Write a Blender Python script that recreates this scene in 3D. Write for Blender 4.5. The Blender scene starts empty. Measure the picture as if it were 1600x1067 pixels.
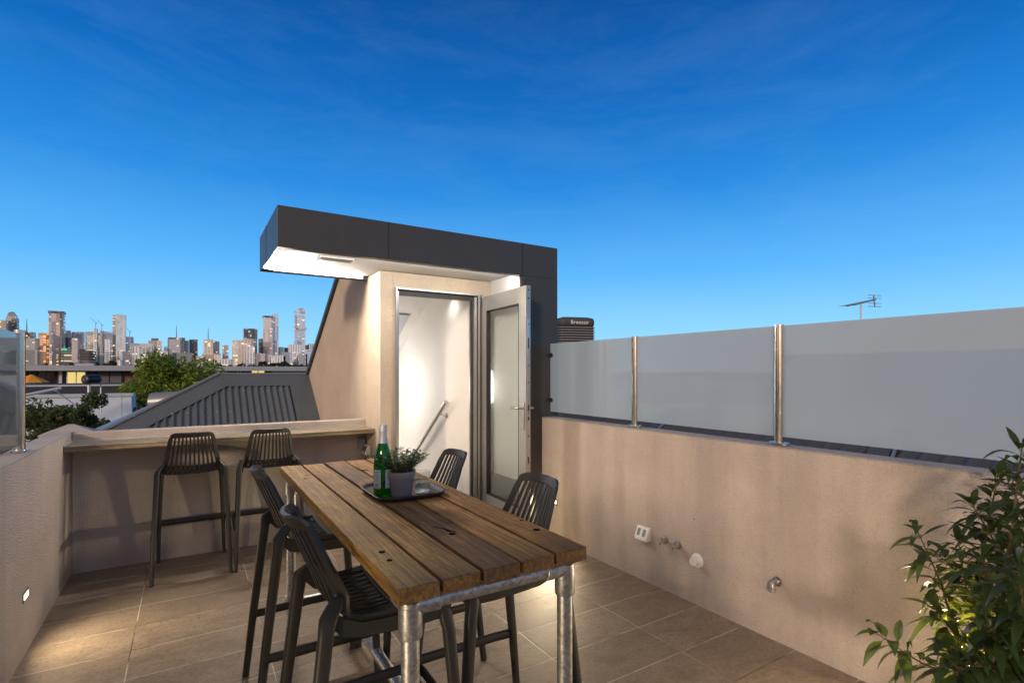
import bpy, math, random
from mathutils import Vector, Matrix
R = math.radians
C = bpy.context.scene.collection
rnd = random.Random(7)

# ------------------------------------------------------------------ camera
F_PX, HOR, EYE = 810.0, 581.0, 1.5
YAW = math.atan(505 / 810.0)
SN, CS = math.sin(YAW), math.cos(YAW)
cam = bpy.data.objects.new('camera', bpy.data.cameras.new('camera'))
C.objects.link(cam)
cam.location = (0, 0, EYE)
cam.rotation_euler = (R(90), 0, -YAW)
cam.data.sensor_width = 36
cam.data.lens = 36 * F_PX / 1600
cam.data.shift_y = (HOR - 533.5) / 1600
cam.data.clip_start = .05
cam.data.clip_end = 20000
bpy.context.scene.camera = cam

def ray(x, y):
    u = (x - 800) / F_PX
    return Vector((SN + u * CS, CS - u * SN, (HOR - y) / F_PX))
def at(x, y, Y):                       # survey point of the photo on the plane Y
    d = ray(x, y); t = Y / d.y
    return Vector((d.x * t, Y, EYE + d.z * t))
def atd(x, y, dep):                    # survey point at a depth from the eye
    d = ray(x, y)
    return Vector((d.x * dep, d.y * dep, EYE + d.z * dep))

# ------------------------------------------------------------------ materials
class NT:
    def __init__(s, name):
        s.m = bpy.data.materials.new(name); s.m.use_nodes = True
        s.t = s.m.node_tree; s.t.nodes.clear()
        s.out = s.t.nodes.new('ShaderNodeOutputMaterial')
    def n(s, typ, ins=None, **kw):
        nd = s.t.nodes.new('ShaderNode' + typ)
        for k, v in kw.items(): setattr(nd, k, v)
        for k, v in (ins or {}).items():
            if isinstance(v, bpy.types.NodeSocket): s.t.links.new(v, nd.inputs[k])
            else: nd.inputs[k].default_value = v
        return nd
    def math(s, op, a, b=0.0, c=None):
        i = {0: a, 1: b}
        if c is not None: i[2] = c
        return s.n('Math', i, operation=op).outputs[0]
    def obj(s, scale=(1, 1, 1), rot=(0, 0, 0)):
        tc = s.n('TexCoord')
        return s.n('Mapping', {'Vector': tc.outputs['Object'], 'Scale': scale, 'Rotation': rot}).outputs[0]
    def noise(s, vec, scale, detail=4, rough=.55, dist=0):
        return s.n('TexNoise', {'Vector': vec, 'Scale': scale, 'Detail': detail, 'Roughness': rough, 'Distortion': dist}).outputs[0]
    def ramp(s, fac, stops):
        nd = s.n('ValToRGB', {'Fac': fac}); r = nd.color_ramp
        while len(r.elements) < len(stops): r.elements.new(.5)
        for e, (p, c) in zip(r.elements, stops):
            e.position = p; e.color = (c, c, c, 1) if isinstance(c, (int, float)) else (*c, 1)
        return nd.outputs[0]
    def mix(s, fac, a, b, mode='MIX'):
        nd = s.n('Mix', data_type='RGBA', blend_type=mode)
        for idx, v in ((0, fac), (6, a), (7, b)):
            if isinstance(v, bpy.types.NodeSocket): s.t.links.new(v, nd.inputs[idx])
            else: nd.inputs[idx].default_value = (*v, 1) if isinstance(v, tuple) and len(v) == 3 else v
        return nd.outputs[2]
    def bump(s, h, strength, dist=.01, normal=None):
        i = {'Height': h, 'Strength': strength, 'Distance': dist}
        if normal is not None: i['Normal'] = normal
        return s.n('Bump', i).outputs[0]
    def bsdf(s, color, rough=.6, metal=0.0, normal=None, **ex):
        i = {'Base Color': (*color, 1) if isinstance(color, tuple) and len(color) == 3 else color, 'Roughness': rough, 'Metallic': metal}
        if normal is not None: i['Normal'] = normal
        for k, v in ex.items(): i[k.replace('_', ' ')] = v
        b = s.n('BsdfPrincipled', i)
        s.t.links.new(b.outputs[0], s.out.inputs[0]); return s.m

M = {}
def plain(name, col, rough=.5, metal=0.0, var=.12, scale=8, bump=0.0, **ex):
    t = NT(name); v = t.obj(); n = t.noise(v, scale, 5)
    c = t.mix(n, tuple(x * (1 - var) for x in col), tuple(min(1, x * (1 + var)) for x in col))
    nm = t.bump(t.noise(v, scale * 12, 3), bump, .002) if bump else None
    M[name] = t.bsdf(c, t.math('MULTIPLY_ADD', n, .16, rough - .08), metal, nm, **ex)
    return M[name]

def render_mat(name, col, shade_bands=.22):
    t = NT(name); v = t.obj()
    fine = t.noise(v, 170, 3, .6); mid = t.noise(v, 3.2, 5, .6)
    streak = t.noise(t.obj((3.4, 3.4, .30)), 1.0, 5, .6)  # soft upright shadow bands, painted into the wall colour
    pits = t.n('TexVoronoi', {'Vector': v, 'Scale': 120.0}).outputs[0]
    c = t.mix(t.ramp(mid, [(.3, 0.0), (.75, 1.0)]), tuple(x * .9 for x in col), tuple(x * 1.06 for x in col))
    c = t.mix(t.math('MULTIPLY', t.ramp(streak, [(.46, 0.0), (.66, 1.0)]), shade_bands), c, tuple(x * .6 for x in col))
    c = t.mix(t.math('MULTIPLY', t.ramp(fine, [(.3, 1.0), (.48, 0.0)]), .5), c, tuple(x * .5 for x in col))
    trowel = t.noise(v, 9, 4, .6)
    spots = t.n('TexVoronoi', {'Vector': v, 'Scale': 2.3, 'Randomness': 1.0}).outputs[0]
    c = t.mix(t.math('MULTIPLY', t.math('LESS_THAN', spots, .016), .75), c, tuple(x * .3 for x in col))
    c = t.mix(t.math('MULTIPLY', t.ramp(trowel, [(.5, 0.0), (.8, 1.0)]), .28), c, tuple(x * .74 for x in col))
    h = t.math('ADD', t.math('ADD', fine, t.math('MULTIPLY', pits, .8)), t.math('MULTIPLY', trowel, 1.2))
    M[name] = t.bsdf(c, .9, 0, t.bump(h, .9, .005), Specular_IOR_Level=.25)
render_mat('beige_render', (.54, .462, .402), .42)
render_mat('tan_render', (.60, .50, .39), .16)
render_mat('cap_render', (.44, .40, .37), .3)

def tile_mat():
    t = NT('terrace_tile'); v = t.obj()
    sp = t.n('SeparateXYZ', {0: v})
    U = t.math('DIVIDE', t.math('ADD', sp.outputs[0], .265 + 6.28), .628)
    V = t.math('DIVIDE', t.math('ADD', sp.outputs[1], -1.88 + 6.3), .315)
    fu, fv = t.math('FRACT', U), t.math('FRACT', V)
    du = t.math('MULTIPLY', t.math('MINIMUM', fu, t.math('SUBTRACT', 1.0, fu)), .628)
    dv = t.math('MULTIPLY', t.math('MINIMUM', fv, t.math('SUBTRACT', 1.0, fv)), .315)
    g = t.math('LESS_THAN', t.math('MINIMUM', du, dv), .0026)
    edge = t.ramp(t.math('MINIMUM', du, dv), [(0, 0.0), (.006, 1.0)])
    cell = t.n('CombineXYZ', {0: t.math('FLOOR', U), 1: t.math('FLOOR', V), 2: 0.0})
    wn = t.n('TexWhiteNoise', {'Vector': cell.outputs[0]}, noise_dimensions='3D')
    off = t.n('VectorMath', {0: v, 1: wn.outputs['Color']}, operation='MULTIPLY_ADD')
    off.inputs[1].default_value = (1, 1, 1)
    shifted = t.n('VectorMath', {0: v, 1: t.n('VectorMath', {0: wn.outputs['Color'], 1: (7, 7, 7)}, operation='MULTIPLY').outputs[0]}, operation='ADD').outputs[0]
    str_ = t.noise(t.n('Mapping', {'Vector': shifted, 'Scale': (3.0, 5.5, 1)}).outputs[0], 1.8, 9, .70, .9)
    blot = t.noise(v, 1.7, 6, .62); fine = t.noise(v, 150, 3, .7)
    speck = t.noise(v, 46, 4, .7)
    c = t.mix(t.ramp(str_, [(.28, 0.0), (.74, 1.0)]), (.172, .126, .088), (.37, .285, .205))
    c = t.mix(t.math('MULTIPLY', t.ramp(blot, [(.42, 0.0), (.68, 1.0)]), .4), c, (.40, .315, .235))
    c = t.mix(t.math('MULTIPLY', t.ramp(speck, [(.50, 0.0), (.64, 1.0)]), .5), c, (.105, .082, .062))
    c = t.mix(t.math('MULTIPLY', wn.outputs[0], .42), c, (.155, .118, .088))
    c = t.mix(t.math('MULTIPLY', t.ramp(fine, [(.35, 1.0), (.5, 0.0)]), .35), c, (.09, .075, .06))
    gc = t.ramp(t.noise(v, 2.3, 3), [(.40, (.09, .07, .055)), (.50, (.52, .45, .37))])
    c = t.mix(g, c, gc)
    h = t.math('ADD', t.math('MULTIPLY', fine, .3), edge)
    h = t.math('ADD', h, t.math('MULTIPLY', str_, .7))
    rgh = t.math('MULTIPLY_ADD', str_, .25, .42)
    M['terrace_tile'] = t.bsdf(c, rgh, 0, t.bump(h, .35, .003), Specular_IOR_Level=.4)
tile_mat()

def clad_mat():
    t = NT('charcoal_cladding'); v = t.obj()
    n = t.noise(v, 1.5, 3); w = t.noise(t.obj((1, 1, .2)), 14, 4)
    c = t.mix(n, (.058, .056, .052), (.078, .075, .070))
    c = t.mix(t.math('MULTIPLY', t.ramp(w, [(.55, 0.0), (.8, 1.0)]), .3), c, (.09, .088, .088))
    M['charcoal_cladding'] = t.bsdf(c, t.math('MULTIPLY_ADD', w, .15, .36), .35, t.bump(n, .12, .02))
clad_mat()

def wood_mat(name, dx, a, b, weather, rot=0.0, bmp=.8):
    t = NT(name); v0 = t.obj((1, 1, 1), (0, 0, rot))
    v = t.n('VectorMath', {0: v0, 1: (dx, dx * 3.1, 0)}, operation='ADD').outputs[0]
    wob = t.n('VectorMath', {0: v, 1: t.n('VectorMath', {0: t.n('TexNoise', {'Vector': v, 'Scale': 1.6, 'Detail': 2.0}).outputs['Color'], 1: (.03, 0, .03)}, operation='MULTIPLY').outputs[0]}, operation='ADD').outputs[0]
    gr = t.noise(t.n('Mapping', {'Vector': wob, 'Scale': (95, 1.8, 70)}).outputs[0], 1.0, 8, .68, .2)
    gr2 = t.noise(t.n('Mapping', {'Vector': wob, 'Scale': (330, 9, 260)}).outputs[0], 1.0, 5, .65)
    crack = t.noise(t.n('Mapping', {'Vector': wob, 'Scale': (160, 3.2, 120)}).outputs[0], 1.0, 3, .5)
    saw = t.noise(t.n('Mapping', {'Vector': v, 'Scale': (14, 210, 20)}).outputs[0], 1.0, 4, .6)
    pat = t.noise(v, 4.2, 6, .65, .3); fibre = t.noise(v, 420, 2, .6)
    c = t.mix(t.ramp(gr, [(.32, 0.0), (.64, 1.0)]), tuple(x * .30 for x in a), b)
    c = t.mix(t.math('MULTIPLY', t.ramp(gr2, [(.50, 0.0), (.60, 1.0)]), .6), c, tuple(x * .30 for x in a))
    c = t.mix(t.math('MULTIPLY', t.ramp(saw, [(.52, 0.0), (.64, 1.0)]), .5), c, tuple(x * .38 for x in a))
    c = t.mix(t.math('MULTIPLY', t.ramp(pat, [(.42, 0.0), (.66, 1.0)]), weather), c, (.085, .062, .044))
    c = t.mix(t.math('MULTIPLY', t.ramp(crack, [(.66, 0.0), (.70, 1.0)]), .85), c, (.012, .009, .006))
    c = t.mix(t.math('MULTIPLY', t.ramp(fibre, [(.3, 1.0), (.45, 0.0)]), .35), c, tuple(x * .3 for x in a))
    sp = t.n('SeparateXYZ', {0: v0})
    endm = t.math('ADD', sp.outputs[1], t.math('MULTIPLY', t.math('SUBTRACT', pat, .5), .55))
    c = t.mix(t.math('MULTIPLY', t.ramp(endm, [(0.0, 0.0), (.01, 1.0)]), 0.0), c, (.1, .1, .1))
    m_ = t.n('MapRange', {0: endm, 1: 1.22, 2: 1.50, 3: .62 if rot == 0 else 0.0, 4: 0.0}).outputs[0]
    c = t.mix(m_, c, (.070, .050, .036))
    h = t.math('ADD', t.math('ADD', gr, t.math('MULTIPLY', gr2, .6)), t.math('ADD', t.math('MULTIPLY', saw, .4), t.math('MULTIPLY', crack, -.0)))
    M[name] = t.bsdf(c, t.math('MULTIPLY_ADD', gr, .2, .55), 0, t.bump(h, bmp, .0022 if bmp > .5 else .0008), Specular_IOR_Level=.15)
for i in range(5):
    wood_mat('weathered_plank_%d' % i, i * 1.37, ((.68, .29, .065), (.60, .255, .065), (.40, .175, .065), (.60, .265, .07), (.55, .24, .065))[i],
             ((.96, .55, .14), (.92, .49, .13), (.64, .33, .115), (.92, .49, .14), (.84, .44, .125))[i], (.30, .45, .62, .4, .45)[i])
wood_mat('shelf_wood', 9.1, (.34, .27, .18), (.52, .42, .27), .25, R(90), .3)

def galv_mat():
    t = NT('galvanised_steel'); v = t.obj()
    vo = t.n('RGBToBW', {0: t.n('TexVoronoi', {'Vector': v, 'Scale': 110.0}).outputs['Color']}).outputs[0]
    n = t.noise(v, 16, 6, .7); w = t.noise(v, 38, 5, .7)
    c = t.mix(n, (.30, .30, .30), (.55, .55, .55))
    c = t.mix(.35, c, vo, 'OVERLAY')
    c = t.mix(t.math('MULTIPLY', t.ramp(w, [(.56, 0.0), (.62, 1.0)]), .5), c, (.68, .67, .64))
    M['galvanised_steel'] = t.bsdf(c, t.math('MULTIPLY_ADD', w, .3, .26), .75, t.bump(w, .25, .003))
galv_mat()
plain('stool_plastic', (.034, .031, .027), .50, 0, .15, 14, .15)
plain('stainless', (.58, .56, .53), .24, 1.0, .08, 30)
plain('chrome', (.62, .61, .58), .14, 1.0, .05, 30)
plain('aluminium_frame', (.40, .40, .40), .38, .7, .06, 8)
plain('hole_black', (.006, .005, .004), .95, 0, .1, 9, 0, Specular_IOR_Level=.05)
plain('dark_seal', (.02, .02, .021), .6)
plain('white_paint', (.80, .78, .75), .6, 0, .03, 2)
plain('soffit_white', (.80, .80, .80), .55, 0, .02, 2)
plain('return_white', (.74, .74, .74), .5, 0, .02, 2)
plain('heater_grey', (.20, .20, .20), .4, .3, .05)
plain('white_plastic', (.78, .77, .75), .4, 0, .03)
plain('grey_plastic', (.22, .23, .24), .5)
plain('oak_floor', (.30, .22, .15), .5, 0, .25, 6)
plain('planter_grey', (.20, .205, .215), .7, 0, .06, 12, .1)
plain('tray_grey', (.06, .062, .068), .6, 0, .1, 8, 0, Specular_IOR_Level=.2)
plain('tray_inside', (.16, .11, .07), .7, 0, .12, 10, 0, Specular_IOR_Level=.15)
plain('soil', (.03, .022, .015), .95, 0, .4, 60)
plain('bark', (.075, .055, .040), .85, 0, .3, 40, .4)
plain('young_stem', (.10, .075, .035), .6, 0, .3, 40)
plain('black_metal', (.018, .018, .019), .45, .2)
plain('brick', (.16, .085, .070), .85, 0, .3, 5)
plain('white_wall', (.55, .62, .70), .8, 0, .05, .8)
plain('navy_wall', (.030, .036, .044), .8, 0, .15, .8)
plain('roof_pale', (.33, .36, .40), .5, .3, .1, 1)
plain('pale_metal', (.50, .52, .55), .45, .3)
plain('ground_dark', (.045, .05, .04), .95, 0, .3, .05)
plain('bitumen', (.05, .05, .052), .95, 0, .2, .6)
plain('zinc_grey', (.135, .162, .190), .42, .45, .12, 3)
plain('slate_metal', (.21, .195, .18), .6, .1, .12, 3)
plain('zinc_light', (.24, .255, .275), .4, .4, .12, 2)
plain('dark_window', (.020, .023, .028), .12, 0, .2, 1)
plain('blind', (.13, .12, .12), .8, 0, .15, 2)
plain('concrete', (.40, .39, .38), .8, 0, .15, 3)
plain('cream_pier', (.46, .42, .38), .8)
plain('orange_canvas', (.75, .30, .03), .7)

def leaf_mat(name, a, b, scale, rough=.4, trans=.35):
    t = NT(name)
    g = t.n('NewGeometry'); rn = g.outputs['Random Per Island']
    c = t.mix(rn, a, b); c = t.mix(t.math('MULTIPLY', t.noise(t.obj(), scale, 3), .35), c, tuple(x * .5 for x in a))
    p = t.n('BsdfPrincipled', {'Base Color': c, 'Roughness': rough, 'Specular IOR Level': .45})
    tr = t.n('BsdfTranslucent', {'Color': t.mix(.5, c, (.35, .42, .05))})
    mx = t.n('MixShader', {0: trans, 1: p.outputs[0], 2: tr.outputs[0]})
    t.t.links.new(mx.outputs[0], t.out.inputs[0]); M[name] = t.m
leaf_mat('glossy_leaf', (.016, .038, .012), (.036, .072, .018), 20, .35)
leaf_mat('pot_leaf', (.030, .080, .045), (.26, .36, .28), 60, .5)
leaf_mat('tree_leaf', (.075, .14, .018), (.26, .33, .035), 1.2, .6)
leaf_mat('dark_leaf', (.022, .040, .018), (.060, .080, .035), 1.2, .6)
leaf_mat('far_leaf', (.020, .035, .018), (.040, .060, .028), .1, .7)

def glass(name, tint, rough=0.0, solid=False):
    t = NT(name)
    if solid:
        g = t.n('BsdfGlass', {'Color': (*tint, 1), 'Roughness': rough, 'IOR': 1.45})
        lp = t.n('BsdfTransparent', {'Color': (*tint, 1)})
        mx = t.n('MixShader', {0: .25, 1: g.outputs[0], 2: lp.outputs[0]})
    else:
        tr = t.n('BsdfTransparent', {'Color': (*tint, 1)}); gl = t.n('BsdfGlossy', {'Color': (1, 1, 1, 1), 'Roughness': rough})
        bf = t.n('NewGeometry').outputs['Backfacing']; fr = t.n('Fresnel', {'IOR': t.math('MULTIPLY_ADD', bf, -.8333, 1.5)})
        mx = t.n('MixShader', {0: fr.outputs[0], 1: tr.outputs[0], 2: gl.outputs[0]})
    t.t.links.new(mx.outputs[0], t.out.inputs[0]); M[name] = t.m
glass('clear_glass', (.90, .93, .92))
glass('thin_glass', (.93, .95, .95))
glass('bottle_green', (.06, .42, .08), 0, False)
glass('water', (.95, .97, .98), 0, True)
def frosted(name, col):
    t = NT(name); v = t.obj(); n = t.noise(v, 1.3, 3)
    c = t.mix(n, tuple(x * .94 for x in col), col)
    d = t.n('BsdfDiffuse', {'Color': c}); tl = t.n('BsdfTranslucent', {'Color': c})
    m1 = t.n('MixShader', {0: .60, 1: d.outputs[0], 2: tl.outputs[0]})
    sm = t.noise(v, 6, 5, .6); gl = t.n('BsdfGlossy', {'Color': (1, 1, 1, 1), 'Roughness': t.math('MULTIPLY_ADD', sm, .10, -.02)})
    bf = t.n('NewGeometry').outputs['Backfacing']; fr = t.n('Fresnel', {'IOR': t.math('MULTIPLY_ADD', bf, -.975, 1.6)})
    m2 = t.n('MixShader', {0: fr.outputs[0], 1: m1.outputs[0], 2: gl.outputs[0]})
    t.t.links.new(m2.outputs[0], t.out.inputs[0]); M[name] = t.m
frosted('frosted_glass', (.62, .74, .81)); frosted('frosted_glass_shaded', (.20, .25, .27))  # same glass twice; dark tint paints in shade and dark trees behind

def emit(name, col, st):
    t = NT(name); e = t.n('Emission', {'Color': (*col, 1), 'Strength': st})
    t.t.links.new(e.outputs[0], t.out.inputs[0]); M[name] = t.m
emit('led_white', (1, .96, .90), 9)
emit('step_lens', (1, .74, .38), 5)
emit('downlight_lens', (1, .92, .80), 7)
emit('lit_window', (1, .74, .26), .8)
emit('warm_bulb', (1, .72, .30), 60)
emit('teal_sign', (.1, .8, .5), .8)
emit('red_beacon', (1, .05, .1), 3)

def facade(name, wall, glassc, lit=.12, cx=4.0, cz=3.6, litcol=(1, .72, .38), st=1.0, refl=.6, gx=.14, gz=.25):
    t = NT(name); v = t.obj(); sp = t.n('SeparateXYZ', {0: v})
    U = t.math('DIVIDE', t.math('ADD', sp.outputs[0], t.math('ADD', sp.outputs[1], 4000.0)), cx)
    V = t.math('DIVIDE', t.math('ADD', sp.outputs[2], 400.0), cz)
    fu, fv = t.math('FRACT', U), t.math('FRACT', V)
    w = t.math('MULTIPLY', t.math('GREATER_THAN', fu, gx), t.math('GREATER_THAN', fv, gz))
    cell = t.n('CombineXYZ', {0: t.math('FLOOR', U), 1: t.math('FLOOR', V), 2: t.n('ObjectInfo').outputs['Random']})
    wn = t.n('TexWhiteNoise', {'Vector': cell.outputs[0]}, noise_dimensions='3D')
    strip = t.noise(t.n('Mapping', {'Vector': v, 'Scale': (.03, .03, .25)}).outputs[0], 1.0, 3)
    litm = t.math('MULTIPLY', t.math('LESS_THAN', t.math('ADD', wn.outputs[0], t.math('MULTIPLY', t.math('SUBTRACT', strip, .5), .8)), lit), w)
    gcol = t.mix(wn.outputs[0], tuple(x * .82 for x in glassc), tuple(x * 1.12 for x in glassc))
    c = t.mix(w, wall, gcol)
    grp = t.n('CombineXYZ', {0: t.math('FLOOR', t.math('DIVIDE', U, 2.0)), 1: t.math('FLOOR', t.math('DIVIDE', V, 9.0)), 2: t.n('ObjectInfo').outputs['Random']})
    gw = t.n('TexWhiteNoise', {'Vector': grp.outputs[0]}, noise_dimensions='3D').outputs[0]
    c = t.mix(t.math('MULTIPLY', t.math('GREATER_THAN', gw, .68), .55), c, tuple(x * .35 for x in wall))
    c = t.mix(t.math('MULTIPLY', t.math('LESS_THAN', gw, .2), .5), c, (.95, .93, .90))
    e = t.mix(wn.outputs[0], litcol, (1, .9, .75))
    M[name] = t.bsdf(c, t.math('MULTIPLY_ADD', w, -.45, .75), t.math('MULTIPLY', w, refl), None, Emission_Color=e, Emission_Strength=t.math('MULTIPLY', litm, st))
facade('tower_pink', (.66, .58, .56), (.66, .60, .60), .01, 4, 3.6, refl=.3)
facade('tower_dark', (.13, .14, .17), (.22, .25, .30), .03, 4, 3.6)
facade('tower_blue', (.74, .80, .86), (.66, .76, .86), .03, 6.5, 4.2, refl=.8)
facade('tower_white', (.92, .93, .95), (.42, .46, .52), .04, 6, 5, gx=.45, gz=.3)
facade('tower_warm', (.84, .76, .64), (.66, .62, .56), .10, 7, 5, st=.9, gx=.3)
facade('tower_orange', (.5, .25, .09), (.9, .45, .14), .40, 5.5, 4.5, (1, .36, .08), .7, .8)  # sunset reflection put in as orange base colour and window glow
facade('tower_grey', (.50, .51, .54), (.46, .50, .55), .03, 5.4, 4.2)
facade('tower_strip', (.13, .13, .14), (.30, .30, .30), .34, 26, 6, (1, .86, .6), .6, gx=.03, gz=.5)

# ------------------------------------------------------------------ mesh helpers
class MB:
    def __init__(s): s.v = []; s.f = []
    def add(s, vs, fs):
        b = len(s.v); s.v += [tuple(v) for v in vs]; s.f += [tuple(i + b for i in f) for f in fs]; return s
    def box(s, x0, x1, y0, y1, z0, z1):
        return s.add([(x, y, z) for z in (z0, z1) for y in (y0, y1) for x in (x0, x1)],
                     [(0, 2, 3, 1), (4, 5, 7, 6), (0, 1, 5, 4), (2, 6, 7, 3), (0, 4, 6, 2), (1, 3, 7, 5)])
    def rings(s, rs, cap=True):
        n = len(rs[0]); vs = [p for r in rs for p in r]; fs = []
        for i in range(len(rs) - 1):
            for j in range(n):
                k = (j + 1) % n
                fs.append((i * n + j, i * n + k, (i + 1) * n + k, (i + 1) * n + j))
        if cap: fs += [tuple(range(n - 1, -1, -1)), tuple((len(rs) - 1) * n + j for j in range(n))]
        return s.add(vs, fs)
    def tube(s, pts, r, n=12, cap=True):
        pts = [Vector(p) for p in pts]; rs = []
        rr = r if isinstance(r, (list, tuple)) else [r] * len(pts)
        up = None
        for i, p in enumerate(pts):
            d = (pts[min(i + 1, len(pts) - 1)] - pts[max(i - 1, 0)]).normalized()
            if up is None: up = Vector((0, 0, 1)) if abs(d.z) < .9 else Vector((1, 0, 0))
            a = d.cross(up).normalized(); b = a.cross(d).normalized(); up = b
            rs.append([p + (a * math.cos(2 * math.pi * k / n) + b * math.sin(2 * math.pi * k / n)) * rr[i] for k in range(n)])
        return s.rings(rs, cap)
    def lathe(s, prof, c=(0, 0, 0), n=24, axis='z'):
        rs = []
        for r, h in prof:
            ring = []
            for k in range(n):
                a = 2 * math.pi * k / n; p = (r * math.cos(a), r * math.sin(a), h)
                if axis == 'x': p = (p[2], p[0], p[1])
                if axis == '-x': p = (-p[2], p[1], p[0])
                if axis == 'y': p = (p[1], p[2], p[0])
                ring.append((p[0] + c[0], p[1] + c[1], p[2] + c[2]))
            rs.append(ring)
        return s.rings(rs)
    def prism(s, poly, fn, a, b):               # poly in 2D, fn(u,v,w) -> xyz, extruded from a to b
        n = len(poly); vs = [fn(u, v, a) for u, v in poly] + [fn(u, v, b) for u, v in poly]
        fs = [tuple(range(n)), tuple(range(2 * n - 1, n - 1, -1))] + [(i, i + n, (i + 1) % n + n, (i + 1) % n) for i in range(n)]
        return s.add(vs, fs)
    def quad(s, a, b, c, d): return s.add([a, b, c, d], [(0, 1, 2, 3)])
    def build(s, name, mat, parent=None, smooth=False, bevel=0, loc=None, seg=2):
        me = bpy.data.meshes.new(name); me.from_pydata(s.v, [], s.f); me.validate()
        import bmesh
        if len(s.f) < 20000:
            bm = bmesh.new(); bm.from_mesh(me); bmesh.ops.recalc_face_normals(bm, faces=bm.faces); bm.to_mesh(me); bm.free()
        me.materials.append(M[mat] if isinstance(mat, str) else mat)
        if smooth:
            me.shade_smooth()
            try: me.set_sharp_from_angle(angle=R(smooth if smooth is not True else 40))
            except Exception: pass
        o = bpy.data.objects.new(name, me); C.objects.link(o)
        if loc: o.location = loc
        if parent: o.parent = parent
        if bevel:
            b = o.modifiers.new('bevel', 'BEVEL'); b.width = bevel; b.segments = seg; b.limit_method = 'ANGLE'; b.angle_limit = R(40)
            b.harden_normals = False
        return o

def tag(o, label=None, cat=None, group=None, kind=None):
    if label: o['label'] = label
    if cat: o['category'] = cat
    if group: o['group'] = group
    if kind: o['kind'] = kind
    return o
def empty(name, loc=(0, 0, 0), rz=0, label=None, cat=None, group=None):
    o = bpy.data.objects.new(name, None); C.objects.link(o); o.location = loc; o.rotation_euler = (0, 0, rz)
    o.empty_display_size = .1
    return tag(o, label, cat, group)
def copy_tree(o, parent=None):
    kids = [c for c in bpy.data.objects if c.parent == o]
    c = o.copy(); C.objects.link(c)
    if parent: c.parent = parent
    for k in kids: copy_tree(k, c)
    return c
def lamp(name, typ, loc, energy, col, parent=None, **kw):
    l = bpy.data.lights.new(name, typ); l.energy = energy; l.color = col
    rot = kw.pop('rot', None)
    for k, v in kw.items(): setattr(l, k, v)
    o = bpy.data.objects.new(name, l); C.objects.link(o); o.location = loc
    if rot: o.rotation_euler = rot
    if parent: o.parent = parent
    return o

# key dimensions
XL, XR, YB, H1, H2 = -.74, 2.78, 5.0, 1.045, 1.078
GZ = -6.0

# ------------------------------------------------------------------ ground, terrace
g = MB().quad((-9000, -9000, GZ), (9000, -9000, GZ), (9000, 9000, GZ), (-9000, 9000, GZ)).build('ground', 'ground_dark')
tag(g, 'dark distant ground far below the roof terrace', 'ground', kind='structure')
fl = MB().box(-.9, 3.0, -2.2, 5.1, -.25, 0).build('floor', 'terrace_tile')
tag(fl, 'brown stone look tiled terrace floor with pale grout lines', 'floor', kind='structure')
own = MB().box(-.84, 2.9, -2.1, 5.05, GZ, -.252).box(1.5, 3.0, 5.05, 9.0, GZ, -1.6).build('house_body', 'white_wall')
tag(own, 'lower storeys of the house underneath the roof terrace', 'building', kind='structure')

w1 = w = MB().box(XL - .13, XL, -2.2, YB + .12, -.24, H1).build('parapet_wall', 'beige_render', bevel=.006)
tag(w, 'left beige rendered parapet wall with a glowing step light', 'wall')
MB().box(XL - .131, XL + .0008, -2.2, YB + .121, H1 + .0002, H1 + .005).build('coping', 'cap_render', w1)
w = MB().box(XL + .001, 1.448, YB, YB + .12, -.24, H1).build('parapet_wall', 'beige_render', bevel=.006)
tag(w, 'rear beige rendered parapet wall behind the wooden bar shelf', 'wall')
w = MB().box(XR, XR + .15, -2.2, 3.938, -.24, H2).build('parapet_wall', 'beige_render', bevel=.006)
tag(w, 'long right beige rendered parapet wall with taps under frosted glass', 'wall')

MB().box(XR - .0008, XR + .151, -2.2, 3.9375, H2 + .0002, H2 + .005).build('coping', 'cap_render', w)
# bar shelf
sh = MB().box(XL + .003, 1.445, 4.69, YB - .002, .942, .98).build('bar_shelf', 'shelf_wood', bevel=.003)
tag(sh, 'weathered wooden bar shelf running along the rear parapet wall', 'shelf')

MB().box(XL + .003, 1.445, YB - .013, YB - .002, .9802, .991).box(XL + .001, XL + .010, 4.69, YB - .013, .9802, .991).build('sunlit_edge', 'pale_metal', sh)  # pale strips stand in for sunlight on the shelf's rear and left edges

# ------------------------------------------------------------------ stair pavilion
pv = empty('stair_pavilion', (1.45, 4.55, 0), 0, 'rendered stair pavilion with charcoal metal canopy and open glass door', 'building')
def P(mb, name, mat, par=pv, **k):
    o = mb.build(name, mat, None, **k); o.parent = par
    o.matrix_parent_inverse = Matrix.Translation(-Vector(par.location)) if par is pv else Matrix()
    return o
poly = [(4.55, -.24), (4.55, 2.405), (5.0, 2.405), (5.0, 2.64), (5.90, 2.64), (7.82, 1.44), (7.82, -1.5), (5.2, -1.5)]
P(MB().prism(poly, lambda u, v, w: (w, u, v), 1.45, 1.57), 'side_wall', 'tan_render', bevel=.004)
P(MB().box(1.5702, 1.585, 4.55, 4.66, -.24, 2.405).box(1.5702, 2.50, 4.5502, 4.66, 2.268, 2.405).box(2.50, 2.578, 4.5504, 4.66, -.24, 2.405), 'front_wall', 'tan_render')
# roof slab with dark flashing edge
rp = [(5.0, 2.645), (5.905, 2.645), (7.86, 1.42), (7.86, 1.485), (5.92, 2.69), (5.0, 2.69)]
P(MB().prism(rp, lambda u, v, w: (w, u, v), 1.415, 2.75), 'roof', 'charcoal_cladding')
P(MB().box(2.52, 2.75, 4.66, 7.8, -1.5, 1.44).prism([(4.66, 1.44), (7.8, 1.44), (5.88, 2.66), (4.66, 2.66)], lambda u, v, w: (w, u, v), 2.52, 2.75), 'far_side_wall', 'charcoal_cladding')
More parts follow.
